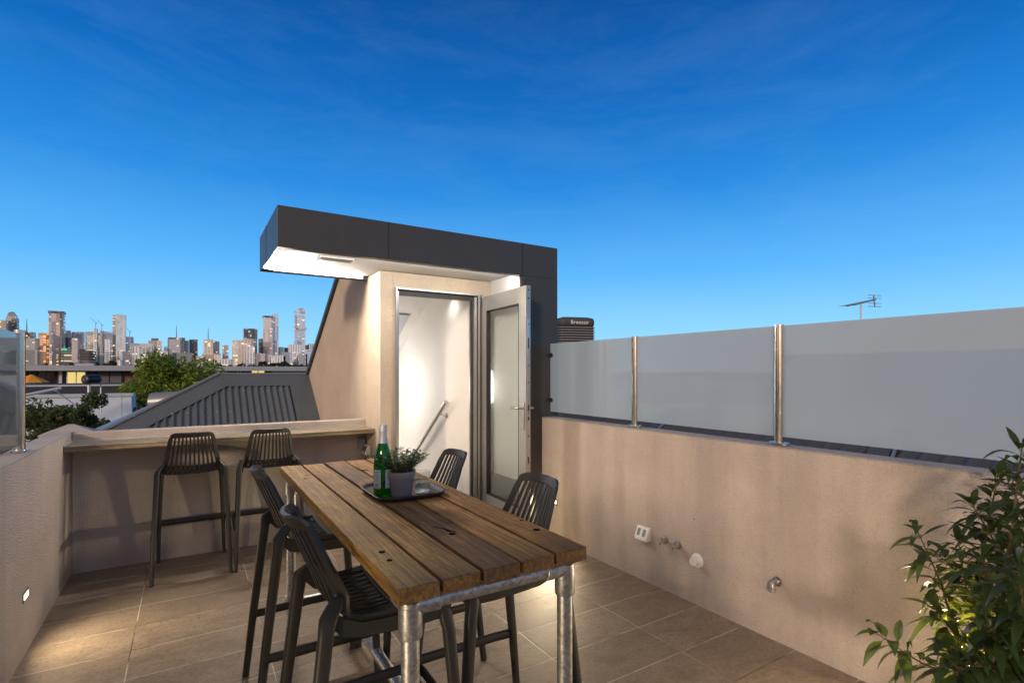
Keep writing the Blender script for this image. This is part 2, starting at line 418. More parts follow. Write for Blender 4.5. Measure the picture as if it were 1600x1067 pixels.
# canopy shell
cz0, cz1, cy0, cy1, cx0, cx1 = 2.375, 2.668, 3.94, 5.0, .525, 2.963
can = MB()
can.box(cx0, cx1, cy0, cy0 + .07, cz0, cz1)                        # fascia
can.box(cx0, cx0 + .09, cy0 + .07, cy1, cz0, cz1)                  # left end
can.box(cx0 + .09, 1.45, cy1 - .07, cy1, cz0, cz1)                 # rear
can.box(1.45, cx1, cy1 - .07, cy1, 2.42, cz1)
can.box(cx0 + .09, cx1, cy0 + .07, cy1 - .07, 2.45, cz1 - .002)
canopy = P(can, 'canopy', 'charcoal_cladding', bevel=.002)
for b_ in ((1.318, 1.324, cy0 - .002, cy0 + .001, cz0 + .002, cz1), (2.565, 2.571, cy0 - .002, cy0 + .001, .0, cz1), (cx0 - .002, cx0 + .001, 4.56, 4.566, cz0, cz1)):
    P(MB().box(*b_), 'panel_joint', 'dark_seal', canopy)
P(MB().box(cx0 + .091, 2.579, cy0 + .071, cy1 - .071, 2.412, 2.449), 'soffit', 'soffit_white', canopy)
P(MB().box(.87, 1.13, 4.22, 4.34, 2.397, 2.411).box(.868, .874, 4.21, 4.35, 2.385, 2.411), 'heater_panel', 'heater_grey', canopy)
P(MB().box(cx0 + .10, 1.40, cy1 - .0765, cy1 - .0705, 2.384, 2.406), 'light_strip', 'led_white', canopy)
blade = P(MB().box(2.58, cx1, cy0, cy0 + .06, -.2, cz0 - .001).box(2.60, cx1, cy0 + .06, 5.2, -.2, 2.41), 'blade_wall', 'charcoal_cladding')
P(MB().box(2.5785, 2.5998, cy0 + .061, 4.549, .50, 2.41), 'white_lining', 'return_white')
P(MB().box(2.5785, 2.5998, cy0 + .061, 4.549, .0, .499), 'lining_base', 'grey_plastic')
# interior
inn = MB()
inn.prism([(4.66, -2.5), (4.66, 2.38), (5.65, 2.38), (7.75, 1.12), (7.75, -2.5)], lambda u, v, w: (w, u, v), 2.40, 2.519)
inn.prism([(4.66, -1.5), (4.66, 2.38), (5.65, 2.38), (7.75, 1.12), (7.75, -1.5)], lambda u, v, w: (w, u, v), 1.5702, 1.60)
inn.box(1.60, 2.40, 7.7, 7.75, -2.5, 1.6)
P(inn, 'interior_wall', 'white_paint')
P(MB().prism([(4.66, 2.38), (5.65, 2.38), (7.75, 1.12), (7.75, 1.16), (5.66, 2.42), (4.66, 2.42)], lambda u, v, w: (w, u, v), 1.60, 2.40), 'interior_ceiling', 'white_paint')
P(MB().prism([(5.95, 2.19), (6.5, 1.86), (6.5, 1.85), (5.95, 2.18)], lambda u, v, w: (w, u, v), 1.8, 2.26), 'skylight', 'pale_metal')
st = MB().box(1.60, 2.40, 4.50, 5.05, -.1, .12)
for k in range(9): st.box(1.60, 2.40, 5.05 + .25 * k, 5.30 + .25 * k, -1.9, .12 - .185 * (k + 1))
P(st, 'stair', 'oak_floor')
P(MB().box(2.385, 2.3995, 4.66, 5.1, .12, .21), 'skirting', 'white_paint')
hd = (Vector((2.335, 6.45, .18)) - Vector((2.335, 5.10, 1.175))).normalized()
a0 = Vector((2.335, 5.08, 1.18))
hr = P(MB().tube([a0, a0 + hd * .03, a0 + hd * 1.9], .022, 16), 'handrail', 'stainless', smooth=True)
for d_ in (.16, 1.3):
    bk = MB(); q = a0 + hd * d_
    bk.tube([q + Vector((0, 0, -.018)), q + Vector((.005, -.01, -.055)), q + Vector((.03, -.012, -.062)), q + Vector((.063, -.012, -.062))], .006, 8)
    bk.lathe([(.0, 0), (.028, 0), (.028, -.006), (.0, -.006)], (2.3995, q.y - .012, q.z - .062), 16, 'x')
    P(bk, 'rail_bracket', 'stainless', hr, smooth=True)
dl = P(MB().lathe([(.0, 0), (.038, 0), (.038, -.004), (0, -.004)], (2.27, 5.02, 2.379), 20), 'downlight', 'downlight_lens')
P(MB().lathe([(.039, 0), (.05, 0), (.05, -.008), (.039, -.008)], (2.27, 5.02, 2.380), 20), 'downlight_trim', 'white_plastic', dl)
# door frame
fr = MB()
fr.box(1.585, 1.603, 4.525, 4.66, 0, 2.268).box(1.603, 1.622, 4.545, 4.64, 0, 2.235)
fr.box(1.603, 2.46, 4.525, 4.66, 2.250, 2.2675)
fr.box(2.392, 2.418, 4.535, 4.66, 0, 2.235).box(2.43, 2.452, 4.525, 4.66, 0, 2.250).box(2.470, 2.4995, 4.53, 4.66, 0, 2.2675)
dfr = P(fr, 'door_frame', 'aluminium_frame', bevel=.0015)
P(MB().box(1.622, 2.43, 4.56, 4.62, 2.205, 2.2495).box(2.418, 2.43, 4.548, 4.655, 0, 2.249).box(2.452, 2.470, 4.548, 4.655, 0, 2.249).box(2.376, 2.392, 4.57, 4.60, .12, 2.204), 'door_seal', 'dark_seal', dfr)
P(MB().box(1.603, 2.47, 4.50, 4.66, 0, .121), 'threshold', 'aluminium_frame')
# door leaf, local: hinge at origin, leaf along +u
hx, hy_, fx, fy = 2.462, 4.50, 2.425, 3.665
ang = math.atan2(fy - hy_, fx - hx); L = math.hypot(fx - hx, fy - hy_)
T = Matrix.Translation((hx, hy_, 0)) @ Matrix.Rotation(ang, 4, 'Z')
def D(mb, name, mat, par=pv, **k):
    mb.v = [tuple(T @ Vector(v)) for v in mb.v]
    return P(mb, name, mat, par, **k)
th = .046
dm = MB().box(0, .085, 0, th, .135, 2.235).box(L - .125, L, 0, th, .135, 2.235)
dm.box(.085, L - .125, .0005, th - .0005, 2.095, 2.2345).box(.085, L - .125, .0005, th - .0005, .1355, .315)
door = D(dm, 'door', 'aluminium_frame', bevel=.002)
D(MB().box(.085, .093, -.001, th + .001, .315, 2.095).box(L - .133, L - .125, -.001, th + .001, .315, 2.095)
  .box(.093, L - .133, -.001, th + .001, 2.087, 2.095).box(.093, L - .133, -.001, th + .001, .315, .323), 'glazing_seal', 'dark_seal', door)
D(MB().box(.093, L - .133, .018, .028, .323, 2.087), 'glass_pane', 'clear_glass', door)
hn = MB()
for s_, q in ((-1, 0), (1, th)):
    y0 = q + s_ * .008
    hn.box(L - .055, L - .025, min(q, y0), max(q, y0), 1.00, 1.24)
    hn.tube([(L - .04, q + s_ * .006, 1.19), (L - .04, q + s_ * .05, 1.19), (L - .055, q + s_ * .056, 1.19), (L - .165, q + s_ * .056, 1.188)], .009, 10)
D(hn, 'handle', 'stainless', door, smooth=True)
D(MB().box(L - .0005, L + .003, .013, .033, .55, 1.95), 'lock_strip', 'stainless', door)
for z_, h_ in ((1.70, .09), (1.17, .05), (1.09, .03), (.72, .06), (2.12, .012), (2.19, .012), (1.55, .01), (1.4, .01), (.95, .012), (1.9, .01)):
    D(MB().box(L + .003, L + .0045, .018, .028, z_, z_ + h_), 'latch_hole', 'black_metal', door)

lamp('strip_lamp', 'AREA', (.80, 4.89, 2.372), 34, (1, .88, .74), None, shape='RECTANGLE', size=.5, size_y=.03, rot=(R(-52), R(-8), 0))
lamp('strip_lamp_up', 'AREA', (1.0, 4.90, 2.385), 1.1, (1, .98, .95), None, shape='RECTANGLE', size=.78, size_y=.02, rot=(R(-125), 0, 0))
lamp('cove_lamp', 'AREA', (1.65, cy0 + .085, 2.392), 9, (1, .93, .84), None, shape='RECTANGLE', size=1.75, size_y=.03, rot=(R(50), 0, 0))
lamp('stair_lamp', 'SPOT', (2.27, 5.02, 2.365), 8, (1, .92, .82), None, spot_size=R(130), spot_blend=.8, shadow_soft_size=.04)
lamp('stair_fill_low', 'POINT', (1.95, 6.9, .3), 7, (1, .86, .72), None, shadow_soft_size=.1)  # unseen fill added low in the stairwell, no fitting
lamp('stair_fill_mid', 'POINT', (1.72, 6.25, 1.3), 16, (1, .96, .92), None, shadow_soft_size=.25)  # unseen fill added to brighten the white stairwell, no fitting

# ------------------------------------------------------------------ wall fittings
def step_light(x, y, z, sgn, label):
    o = empty('step_light', (x, y, z), 0, label, 'light', 'recessed step lights in the parapet walls')
    MB().box(0, .0035 * sgn, -.055, .055, -.026, .026).build('frame', 'zinc_grey', o)
    MB().box(.0036 * sgn, .0052 * sgn, -.042, .042, -.014, .014).build('lens', 'step_lens', o)
    return o
for x, y, z, s_, lb, en in ((XL, 3.72, .31, 1, 'glowing recessed step light low on the left parapet wall', 3.8),
                        (XL, .85, .31, 1, 'glowing recessed step light on the left wall beside the camera', 9),
                        (XR, 3.75, .34, -1, 'glowing recessed step light low on the right wall behind a stool', 24),
                        (XR, .884, .33, -1, 'glowing recessed step light behind the leafy shrub', 9)):
    o = step_light(x, y, z, s_, lb)
    lamp('step_lamp', 'AREA', (x + s_ * .012, y, z), en, (1, .80, .52), None, shape='RECTANGLE', size=.03, size_y=.09, rot=(0, R(70) * -s_ , 0), spread=R(140))

o = empty('power_outlet', (XR, 2.653, .347), 0, 'white double weatherproof power outlet beside the wall taps', 'power outlet')
MB().prism([(0, -.045), (0, .045), (-.02, .045), (-.05, -.025), (-.05, -.045)], lambda u, v, w: (u, w, v), -.055, .055).build('casing', 'white_plastic', o, bevel=.003)
for yy in (-.025, .025):
    MB().prism([(-.0265, .033), (-.046, -.014), (-.049, -.014), (-.0295, .033)], lambda u, v, w: (u - .001, w, v), yy - .012, yy + .012).build('socket', 'grey_plastic', o)
o = empty('power_outlet', (1.449, 4.90, .765), 0, 'white angled power outlet on the pavilion wall behind the bottle', 'power outlet')
MB().prism([(0, -.045), (0, .045), (-.02, .045), (-.05, -.025), (-.05, -.045)], lambda u, v, w: (u, w, v), -.055, .055).build('casing', 'white_plastic', o, bevel=.003)
for yy in (-.025, .025):
    MB().prism([(-.0265, .033), (-.046, -.014), (-.049, -.014), (-.0295, .033)], lambda u, v, w: (u - .001, w, v), yy - .012, yy + .012).build('socket', 'black_metal', o)
o = MB().box(1.37, 1.432, 4.955, 4.999, .77, .87).build('junction_box', 'grey_plastic', bevel=.003)
tag(o, 'small dark grey junction box under the right end of the bar shelf', 'electrical box')

def wall_tap(y, z, lb):
    o = empty('wall_tap', (XR, y, z), 0, lb, 'tap', 'cross handle taps on the right wall')
    MB().lathe([(0, 0), (.028, 0), (.026, -.008), (.016, -.012), (.012, -.03), (0, -.03)], (0, 0, 0), 20, 'x').build('flange', 'chrome', o, smooth=True)
    m = MB().lathe([(0, -.03), (.013, -.03), (.013, -.052), (.009, -.06), (0, -.06)], (0, 0, 0), 14, 'x')
    for a in (20, 110):
        c_, s2 = math.cos(R(a)) * .028, math.sin(R(a)) * .028
        m.tube([(-.048, -c_, -s2), (-.048, c_, s2)], .006, 10)
    m.build('cross_handle', 'chrome', o, smooth=True)
wall_tap(2.464, .348, 'chrome cross handle tap nearer to the white power outlet')
wall_tap(2.354, .344, 'chrome cross handle tap nearer to the round white pipe cap')
o = empty('pipe_cap', (XR, 2.2, .288), 0, 'round white plastic pipe cap on a flange on the right wall', 'pipe cap')
MB().lathe([(0, 0), (.045, 0), (.045, -.006), (.042, -.008), (0, -.008)], (0, 0, 0), 28, 'x').build('flange', 'white_plastic', o, smooth=30)
MB().lathe([(0, -.008), (.026, -.008), (.026, -.048), (.024, -.05), (0, -.05)], (0, 0, 0), 28, 'x').build('cap', 'white_plastic', o, smooth=30)
o = empty('hose_elbow', (XR, 1.666, .336), 0, 'brass elbow hose outlet with flange low on the right wall', 'tap')
MB().lathe([(0, 0), (.028, 0), (.026, -.007), (.012, -.01), (0, -.01)], (0, 0, 0), 20, 'x').build('flange', 'chrome', o, smooth=True)
MB().tube([(-.008, 0, 0), (-.035, 0, 0), (-.046, 0, -.004), (-.05, 0, -.015), (-.05, 0, -.03)], .013, 12).tube([(-.05, 0, -.03), (-.05, 0, -.048)], .0165, 12).build('elbow', 'galvanised_steel', o, smooth=True)

# ------------------------------------------------------------------ glass balustrades
def baluster(par, x, y, z):
    p = MB()
    for s_ in (-1, 1):
        ring = []
        for zz in (0.012, .685):
            ring.append([(x + .0235 * math.cos(a), y + s_ * (.006 + .0205 * math.sin(a) * (1)), z + zz) for a in [math.pi * k / 10 for k in range(11)]])
        p.rings(ring)
    p.box(x - .010, x + .010, y - .0065, y + .0065, z + .012, z + .684)
    po = p.build('post', 'stainless', par, smooth=True)
    pts = []
    for k in range(28):
        a = 2 * math.pi * k / 28
        pts.append((x + .034 * math.cos(a), y + .034 * math.sin(a) + (.026 if math.sin(a) > 0 else -.026)))
    MB().prism(pts, lambda u, v, w: (u, v, w), z + .0005, z + .016).build('base_flange', 'stainless', po, smooth=35, bevel=.003)
bal = empty('glass_balustrade', (0, 0, 0), 0, 'frosted glass balustrade with steel posts along the right wall', 'glass fence')
gx = 2.86
ys = [3.905, 2.83, 1.705, .575, -.55, -1.7]
for y in ys[1:5]: baluster(bal, gx, y, H2 + .005)
for i in range(5):
    a, b = ys[i + 1] + .012, ys[i] - (0 if i == 0 else .012)
    MB().box(gx - .005, gx + .005, a, b, 1.132, 1.762).build('glass_panel', 'frosted_glass', bal, bevel=.001, seg=1)
for zz in (1.24, 1.655):
    MB().lathe([(0, 0), (.019, 0), (.019, -.014), (0, -.014)], (gx - .005, 3.885, zz), 16, 'x').lathe([(0, 0), (.019, 0), (.019, .012), (0, .012)], (gx + .005, 3.885, zz), 16, 'x').box(gx - .008, gx + .008, 3.885, 3.9385, zz - .012, zz + .012).build('clamp', 'black_metal', bal, smooth=True)
bal = empty('glass_balustrade', (0, 0, 0), 0, 'frosted glass balustrade on the left wall ending at a steel post', 'glass fence')
for y in (3.93, 2.2, .5): baluster(bal, -.805, y, H1 + .005)
for a, b in ((2.212, 3.918), (.512, 2.188), (-1.2, .488)):
    MB().box(-.81, -.80, a, b, 1.09, 1.715).build('glass_panel', 'frosted_glass_shaded', bal, bevel=.001, seg=1)

# ------------------------------------------------------------------ bar stool
def make_stool():
    root = empty('bar_stool', (0, 0, 0))
    prof = [(.222, .735, .200), (.205, .746, .205), (.13, .750, .208), (.04, .745, .206), (-.045, .741, .200), (-.095, .746, .194), (-.130, .764, .188),
            (-.155, .80, .182), (-.174, .85, .173), (-.203, .92, .161), (-.236, 1.0, .147), (-.262, 1.06, .134)]
    def samp(t):
        x = t * (len(prof) - 1); i = min(int(x), len(prof) - 2); f = x - i
        p0, p1, p2, p3 = prof[max(i - 1, 0)], prof[i], prof[i + 1], prof[min(i + 2, len(prof) - 1)]
        return [.5 * (2 * b + (c - a) * f + (2 * a - 5 * b + 4 * c - d) * f * f + (3 * b - a - 3 * c + d) * f ** 3) for a, b, c, d in zip(p0, p1, p2, p3)]
    def S(s, t):
        y, z, w_ = samp(t); bk = min(1, max(0, (t - .45) / .2))
        y += .052 * s * s * bk
        z += .014 * s * s * (1 - bk) + .018 * s * s * bk * max(0, 1 - abs(t - .66) / .2)
        if t > .9: z -= max(0, abs(s) - .72) ** 2 * .22 * (t - .9) / .1
        return Vector((s * w_, y, z))
    def patch(mb, s0, s1, t0, t1, th_, ns=2, nt=None):
        nt = nt or max(2, int((t1 - t0) * 34)); top, bot = [], []
        for i in range(nt + 1):
            t = t0 + (t1 - t0) * i / nt; rt, rb = [], []
            for j in range(ns + 1):
                s = s0 + (s1 - s0) * j / ns; p = S(s, t)
                e = 1e-3; du = S(s + e, t) - S(s - e, t); dt = S(s, min(1, t + e)) - S(s, max(0, t - e))
                n = du.cross(dt).normalized()
                rt.append(p + n * th_ / 2); rb.append(p - n * th_ / 2)
            top.append(rt); bot.append(rb)
        rings_ = [a + b[::-1] for a, b in zip(top, bot)]
        mb.rings(rings_)
    n_sl = 10; rail = .15; inner = 1 - rail; step = 2 * inner / (n_sl * 1.0 + (n_sl + 1) * 1.25); gap = step * 1.25
    slots = []
    x = -inner + gap
    for i in range(n_sl): slots.append((x, x + step)); x += step + gap
    TS = .53                                               # seat / back junction
    seat, back = MB(), MB()
    for a, b in slots:
        patch(seat, a, b, .07, TS, .010, 1); patch(back, a, b, TS, .955, .008, 1)
    for sg in (-1, 1):
        lo, hi = (inner, 1.0) if sg > 0 else (-1.0, -inner)
        patch(seat, lo, hi, 0, TS, .020, 3); patch(back, lo, hi, TS, .95, .013, 3)
    patch(seat, -1, 1, 0, .085, .018, 14, 3)
    patch(seat, -inner, inner, .245, .275, .022, 12, 2)
    patch(seat, -inner, inner, .43, .455, .024, 12, 2)
    patch(back, -1, 1, .945, 1.0, .013, 20, 3)
    # apron under the seat edge
    for sg in (-1, 1):
        seat.rings([[(sg * (xx + dx), yy, zz) for dx, zz in ((-.011, zt), (.011, zt), (.009, zb), (-.009, zb))]
                    for xx, yy, zt, zb in ((.200, .222, .742, .700), (.207, .12, .752, .700), (.204, .02, .748, .702), (.200, -.07, .750, .706), (.200, -.13, .775, .722), (.198, -.165, .81, .76))])
    seat.rings([[(xx, yy, zz) for yy, zz in ((.212 + cy, .744), (.230 + cy, .736), (.226 + cy, .700), (.212 + cy, .700))] for xx, cy in ((-.2, -.004), (-.1, .006), (0, .009), (.1, .006), (.2, -.004))])
    seat.build('seat', 'stool_plastic', root, smooth=35); back.build('backrest', 'stool_plastic', root, smooth=35)
    def leg(path):
        m = MB(); rs = []
        for (x_, y_, z_, hx_, hy2) in path:
            rs.append([(x_ + hx_ * math.copysign(abs(math.cos(a)) ** .6, math.cos(a)), y_ + hy2 * math.copysign(abs(math.sin(a)) ** .6, math.sin(a)), z_) for a in [2 * math.pi * k / 14 for k in range(14)]])
        return m.rings(rs)
    for sg in (-1, 1):
        leg([(sg * .245, -.262, 0, .013, .015), (sg * .234, -.230, .30, .0155, .018), (sg * .217, -.178, .735, .0175, .022), (sg * .2155, -.174, .768, .0175, .024),
             (sg * .209, -.168, .788, .0160, .026), (sg * .196, -.154, .804, .012, .026), (sg * .184, -.143, .818, .008, .022), (sg * .174, -.138, .832, .003, .012)]).build('leg', 'stool_plastic', root, smooth=50)
    for sg in (-1, 1):
        leg([(sg * .226, .258, 0, .013, .015), (sg * .220, .244, .30, .0155, .017), (sg * .207, .214, .66, .019, .021), (sg * .200, .204, .705, .020, .022), (sg * .196, .20, .735, .012, .016)]).build('leg', 'stool_plastic', root, smooth=50)
    fp = [(-.237, -.232, .30), (-.246, -.15, .30), (-.249, .20, .30)]
    for k in range(1, 6):
        a = math.pi - k * math.pi / 2 / 6; fp.append((-.189 + .06 * math.cos(a), .225 + .06 * math.sin(a), .30))
    fp += [(-.185, .286, .30)]
    fp = fp + [(-p[0], p[1], p[2]) for p in fp[::-1]]
    m = MB(); rs = []
    pts = [Vector(p) for p in fp]
    for i, p in enumerate(pts):
        d = (pts[min(i + 1, len(pts) - 1)] - pts[max(i - 1, 0)]).normalized(); a_ = d.cross(Vector((0, 0, 1)))
        rs.append([p + a_ * .0125 * math.cos(q) + Vector((0, 0, .021 * math.sin(q))) for q in [2 * math.pi * k / 12 for k in range(12)]])
    m.rings(rs).build('footrest', 'stool_plastic', root, smooth=50)
    return root
stool = make_stool()
spots = [(.022, 4.672, 0, 'dark slatted bar stool at the bar shelf, on the left nearest the left wall', 'bar stools along the bar shelf'),
         (.553, 4.650, R(-2), 'dark slatted bar stool at the bar shelf, on the right nearest the table end', 'bar stools along the bar shelf'),
         (.500, 2.625, R(-90), 'dark slatted bar stool on the left side of the table, farther from the viewer', 'bar stools around the timber table'),
         (.512, 1.765, R(-90), 'dark slatted bar stool on the left side of the table, nearest the viewer', 'bar stools around the timber table'),
         (1.045, 2.62, R(90), 'dark slatted bar stool on the right side of the table, nearest the doorway', 'bar stools around the timber table'),
         (1.035, 1.79, R(90), 'dark slatted bar stool on the right of the table with light glinting through its back', 'bar stools around the timber table')]
for i, (x, y, a, lb, gp) in enumerate(spots):
    o = stool if i == 0 else copy_tree(stool)
    o.location = (x, y, 0); o.rotation_euler.z = a; tag(o, lb, 'bar stool', gp)

# ------------------------------------------------------------------ table
ZT, TH = .96, .042
X0, X1, Y0, Y1 = .440, 1.046, 1.238, 3.21
tb = empty('table', ((X0 + X1) / 2, (Y0 + Y1) / 2, 0), 0, 'high weathered timber plank table on a galvanised pipe frame', 'table')
TL = tb.location.copy()
def TP(mb, name, mat, par=tb, **k):
    o = mb.build(name, mat, None, **k); o.parent = par
    if par is tb: o.matrix_parent_inverse = Matrix.Translation(-TL)
    return o
pw = (X1 - X0 - 4 * .011) / 5
holes = [(.492, 1.527, .011), (.489, 1.449, .009), (1.027, 1.581, .007), (1.010, 1.461, .013), (.815, 2.839, .009), (1.009, 2.173, .006), (.515, 2.861, .008), (.502, 2.785, .011), (.745, 1.570, .013), (.60, 2.95, .006)]
planks = []
for i in range(5):
    x0 = X0 + i * (pw + .011)
    e0 = (.0, .004, -.002, .003, .001)[i]; e1 = (.0, -.006, .003, -.002, .004)[i]
    pl = TP(MB().box(x0, x0 + pw, Y0 + e0, Y1 + e1, ZT - TH + (0, .0006, 0, .0004, 0)[i], ZT + (0, -.0012, .001, -.0006, .0005)[i]), 'plank', 'weathered_plank_%d' % i, bevel=.0045, seg=3)
    planks.append((x0, pl))
for hx2, hy2, r_ in holes:
    i = max(0, min(4, int((hx2 - X0) / (pw + .011)))); top = ZT + (0, -.0012, .001, -.0006, .0005)[i]
    TP(MB().lathe([(0, 0), (r_ * 1.0, 0), (r_ * .9, .0012), (0, .0006)], (hx2, hy2, top - .0002), 14), 'bolt_hole', 'hole_black', planks[i][1])
TP(MB().prism([(.742, 1.60), (.747, 1.595), (.768, 1.586), (.757, 1.60), (.748, 1.64), (.725, 1.68), (.7225, 1.679), (.742, 1.63)], lambda u, v, w: (u, v, w), ZT + .0008, ZT + .0018), 'bolt_hole', 'hole_black', planks[2][1])
TP(MB().prism([(.795, 2.86), (.813, 2.845), (.835, 2.842), (.815, 2.852), (.785, 2.90), (.783, 2.898)], lambda u, v, w: (u, v, w), ZT - .0008, ZT + .0012), 'bolt_hole', 'hole_black', planks[3][1])
zc = ZT - TH - .0245; PR, FRr = .0243, .0315
lx0, lx1, ly0, ly1 = .492, 1.000, 1.292, 3.155
frm = MB()
for x in (lx0, lx1): frm.tube([(x, ly0, zc), (x, ly1, zc)], PR, 18)
for y in (ly0, ly1): frm.tube([(lx0, y, zc), (lx1, y, zc)], PR, 18)
frm.tube([((lx0 + lx1) / 2, ly0, .19), ((lx0 + lx1) / 2, ly1, .19)], PR, 18)
for y in (ly0, ly1): frm.tube([(lx0, y, .19), (lx1, y, .19)], PR, 18)
TP(frm, 'frame', 'galvanised_steel', smooth=True)
for x in (lx0, lx1):
    for y in (ly0, ly1):
        TP(MB().tube([(x, y, .045), (x, y, zc)], PR, 18), 'leg', 'galvanised_steel', smooth=True)
        fx_ = 1 if x == lx0 else -1; fy_ = 1 if y == ly0 else -1
        m = MB().tube([(x, y, zc - .085), (x, y, zc - .082), (x, y, zc - .004)], [FRr * .96, FRr, FRr], 20)
        m.tube([(x, y, zc - .02), (x, y, zc + .010), (x, y, zc + .0225)], [FRr, FRr * .95, FRr * .55], 20)
        m.tube([(x, y, zc - .002), (x + fx_ * .078, y, zc - .002), (x + fx_ * .080, y, zc - .002)], [FRr * .92, FRr * .92, FRr * .84], 20)
        m.tube([(x, y, zc - .002), (x, y + fy_ * .078, zc - .002), (x, y + fy_ * .080, zc - .002)], [FRr * .92, FRr * .92, FRr * .84], 20)
        TP(m, 'corner_fitting', 'galvanised_steel', smooth=40)
        m = MB().tube([(x, y, .145), (x, y, .235)], FRr, 20).tube([(x, y, .19), (x + fx_ * .07, y, .19)], FRr, 20)
        m.lathe([(0, 0), (.008, 0), (.008, .006), (0, .006)], (x - .036, y, .215), 8, 'x')
        TP(m, 'cross_fitting', 'galvanised_steel', smooth=40)
        c = TP(MB().tube([(x, y, .03), (x, y, .06)], .022, 14).box(x - .024, x - .018, y - .02, y + .02, .012, .045).box(x + .018, x + .024, y - .02, y + .02, .012, .045), 'castor', 'chrome')
        TP(MB().lathe([(0, -.013), (.020, -.013), (.022, -.008), (.022, .008), (.020, .013), (0, .013)], (x, y + .004, .0225), 18, 'x'), 'wheel', 'white_plastic', c, smooth=40)
m = MB()
for y in (ly0, ly1): m.tube([((lx0 + lx1) / 2 - .04, y, .19), ((lx0 + lx1) / 2 + .04, y, .19)], FRr, 18)
for y, s_ in ((ly0, 1), (ly1, -1)): m.tube([((lx0 + lx1) / 2, y, .19), ((lx0 + lx1) / 2, y + s_ * .07, .19)], FRr, 18)
TP(m, 'cross_fitting', 'galvanised_steel', smooth=40)

# ------------------------------------------------------------------ tray, bottle, potted plant, glass
def rrect(x0, x1, y0, y1, r, n=7):
    pts = []
    for cx_, cy_, a0_ in ((x1 - r, y1 - r, 0), (x0 + r, y1 - r, 90), (x0 + r, y0 + r, 180), (x1 - r, y0 + r, 270)):
        for k in range(n): a = R(a0_ + 90 * k / (n - 1)); pts.append((cx_ + r * math.cos(a), cy_ + r * math.sin(a)))
    return pts
tz = ZT + .0015
tr = empty('tray', (.815, 2.235, tz), 0, 'dark grey tray with rounded corners on the timber table', 'tray')
def tray_ring(e, z): return [(x, y, z) for x, y in rrect(-.150 - e, .150 + e, -.170 - e, .170 + e, .075 + e)]
MB().rings([tray_ring(-.022, 0), tray_ring(-.012, .001), tray_ring(.006, .014), tray_ring(.010, .019), tray_ring(.006, .021), tray_ring(-.004, .0155), tray_ring(-.018, .0062)]).build('body', 'tray_grey', tr, smooth=60)
MB().prism([(x, y) for x, y, z in tray_ring(-.018, 0)], lambda u, v, w: (u, v, w), .0060, .0072).build('inlay', 'tray_inside', tr)
fz = tz + .0073
bt = empty('bottle', (.705, 2.175, fz), R(0), 'green glass water bottle with foil neck standing on the tray', 'bottle')
MB().lathe([(0, 0), (.032, 0), (.038, .004), (.0395, .012), (.0395, .13), (.037, .155), (.029, .195), (.0195, .228), (.0150, .245), (.0140, .262)], (0, 0, 0), 32).build('body', 'bottle_green', bt, smooth=True)
MB().lathe([(.0205, .228), (.0163, .246), (.0150, .262), (.0150, .276), (.0172, .277), (.0172, .283), (.0158, .285), (.0162, .302), (.0150, .305), (0, .305)], (0, 0, 0), 24).build('cap', 'pale_metal', bt, smooth=True)
for a0_, wd in ((-148, 27), (-66, 27)):
    ring = []
    m = MB(); lab = []
    for k in range(13):
        a = R(a0_ - wd + 2 * wd * k / 12); lab.append(((.0400 * math.cos(a), .0400 * math.sin(a))))
    vs = [(x, y, z) for z in (.040, .118) for x, y in lab]
    l = m.add(vs, [(k, k + 1, k + 14, k + 13) for k in range(12)]).build('label', 'white_wall', bt, smooth=True)
    ink = MB()
    rows = [(.111, 1.0, .002), (.043, 1.0, .002)] + [(.106 - .0042 * q, .55 + .3 * rnd.random(), .0011) for q in range(9)]
    for z_, fr_, hh in rows:
        k1 = int(12 * fr_); off = (12 - k1) // 2
        lab2 = [(x * 1.004, y * 1.004) for x, y in lab[off:off + k1 + 1]]
        ink.add([(x, y, z) for z in (z_ - hh / 2, z_ + hh / 2) for x, y in lab2], [(k, k + 1, k + len(lab2) + 1, k + len(lab2)) for k in range(len(lab2) - 1)])
    for q in range(14):
        a = R(a0_ - wd * .5 + wd * q / 14); b_ = a + R(wd / 14 * (.3 + .4 * rnd.random()))
        ink.add([(.0402 * math.cos(t_), .0402 * math.sin(t_), z) for z in (.048, .062) for t_ in (a, b_)], [(0, 1, 3, 2)])
    ink.build('print', plain('label_ink', (.05, .10, .28), .6), l)

pp = empty('potted_plant', (.775, 2.150, fz), 0, 'small leafy shrub in a grey pot on the tray', 'potted plant')
pot = MB().lathe([(0, 0), (.043, 0), (.046, .003), (.0575, .080), (.062, .081), (.0645, .106), (.0635, .108), (.058, .106), (.056, .094), (0, .094)], (0, 0, 0), 36).build('pot', 'planter_grey', pp, smooth=35)
MB().lathe([(0, .094), (.055, .0945), (.03, .099), (0, .10)], (0, 0, 0), 16).build('soil', 'soil', pp)

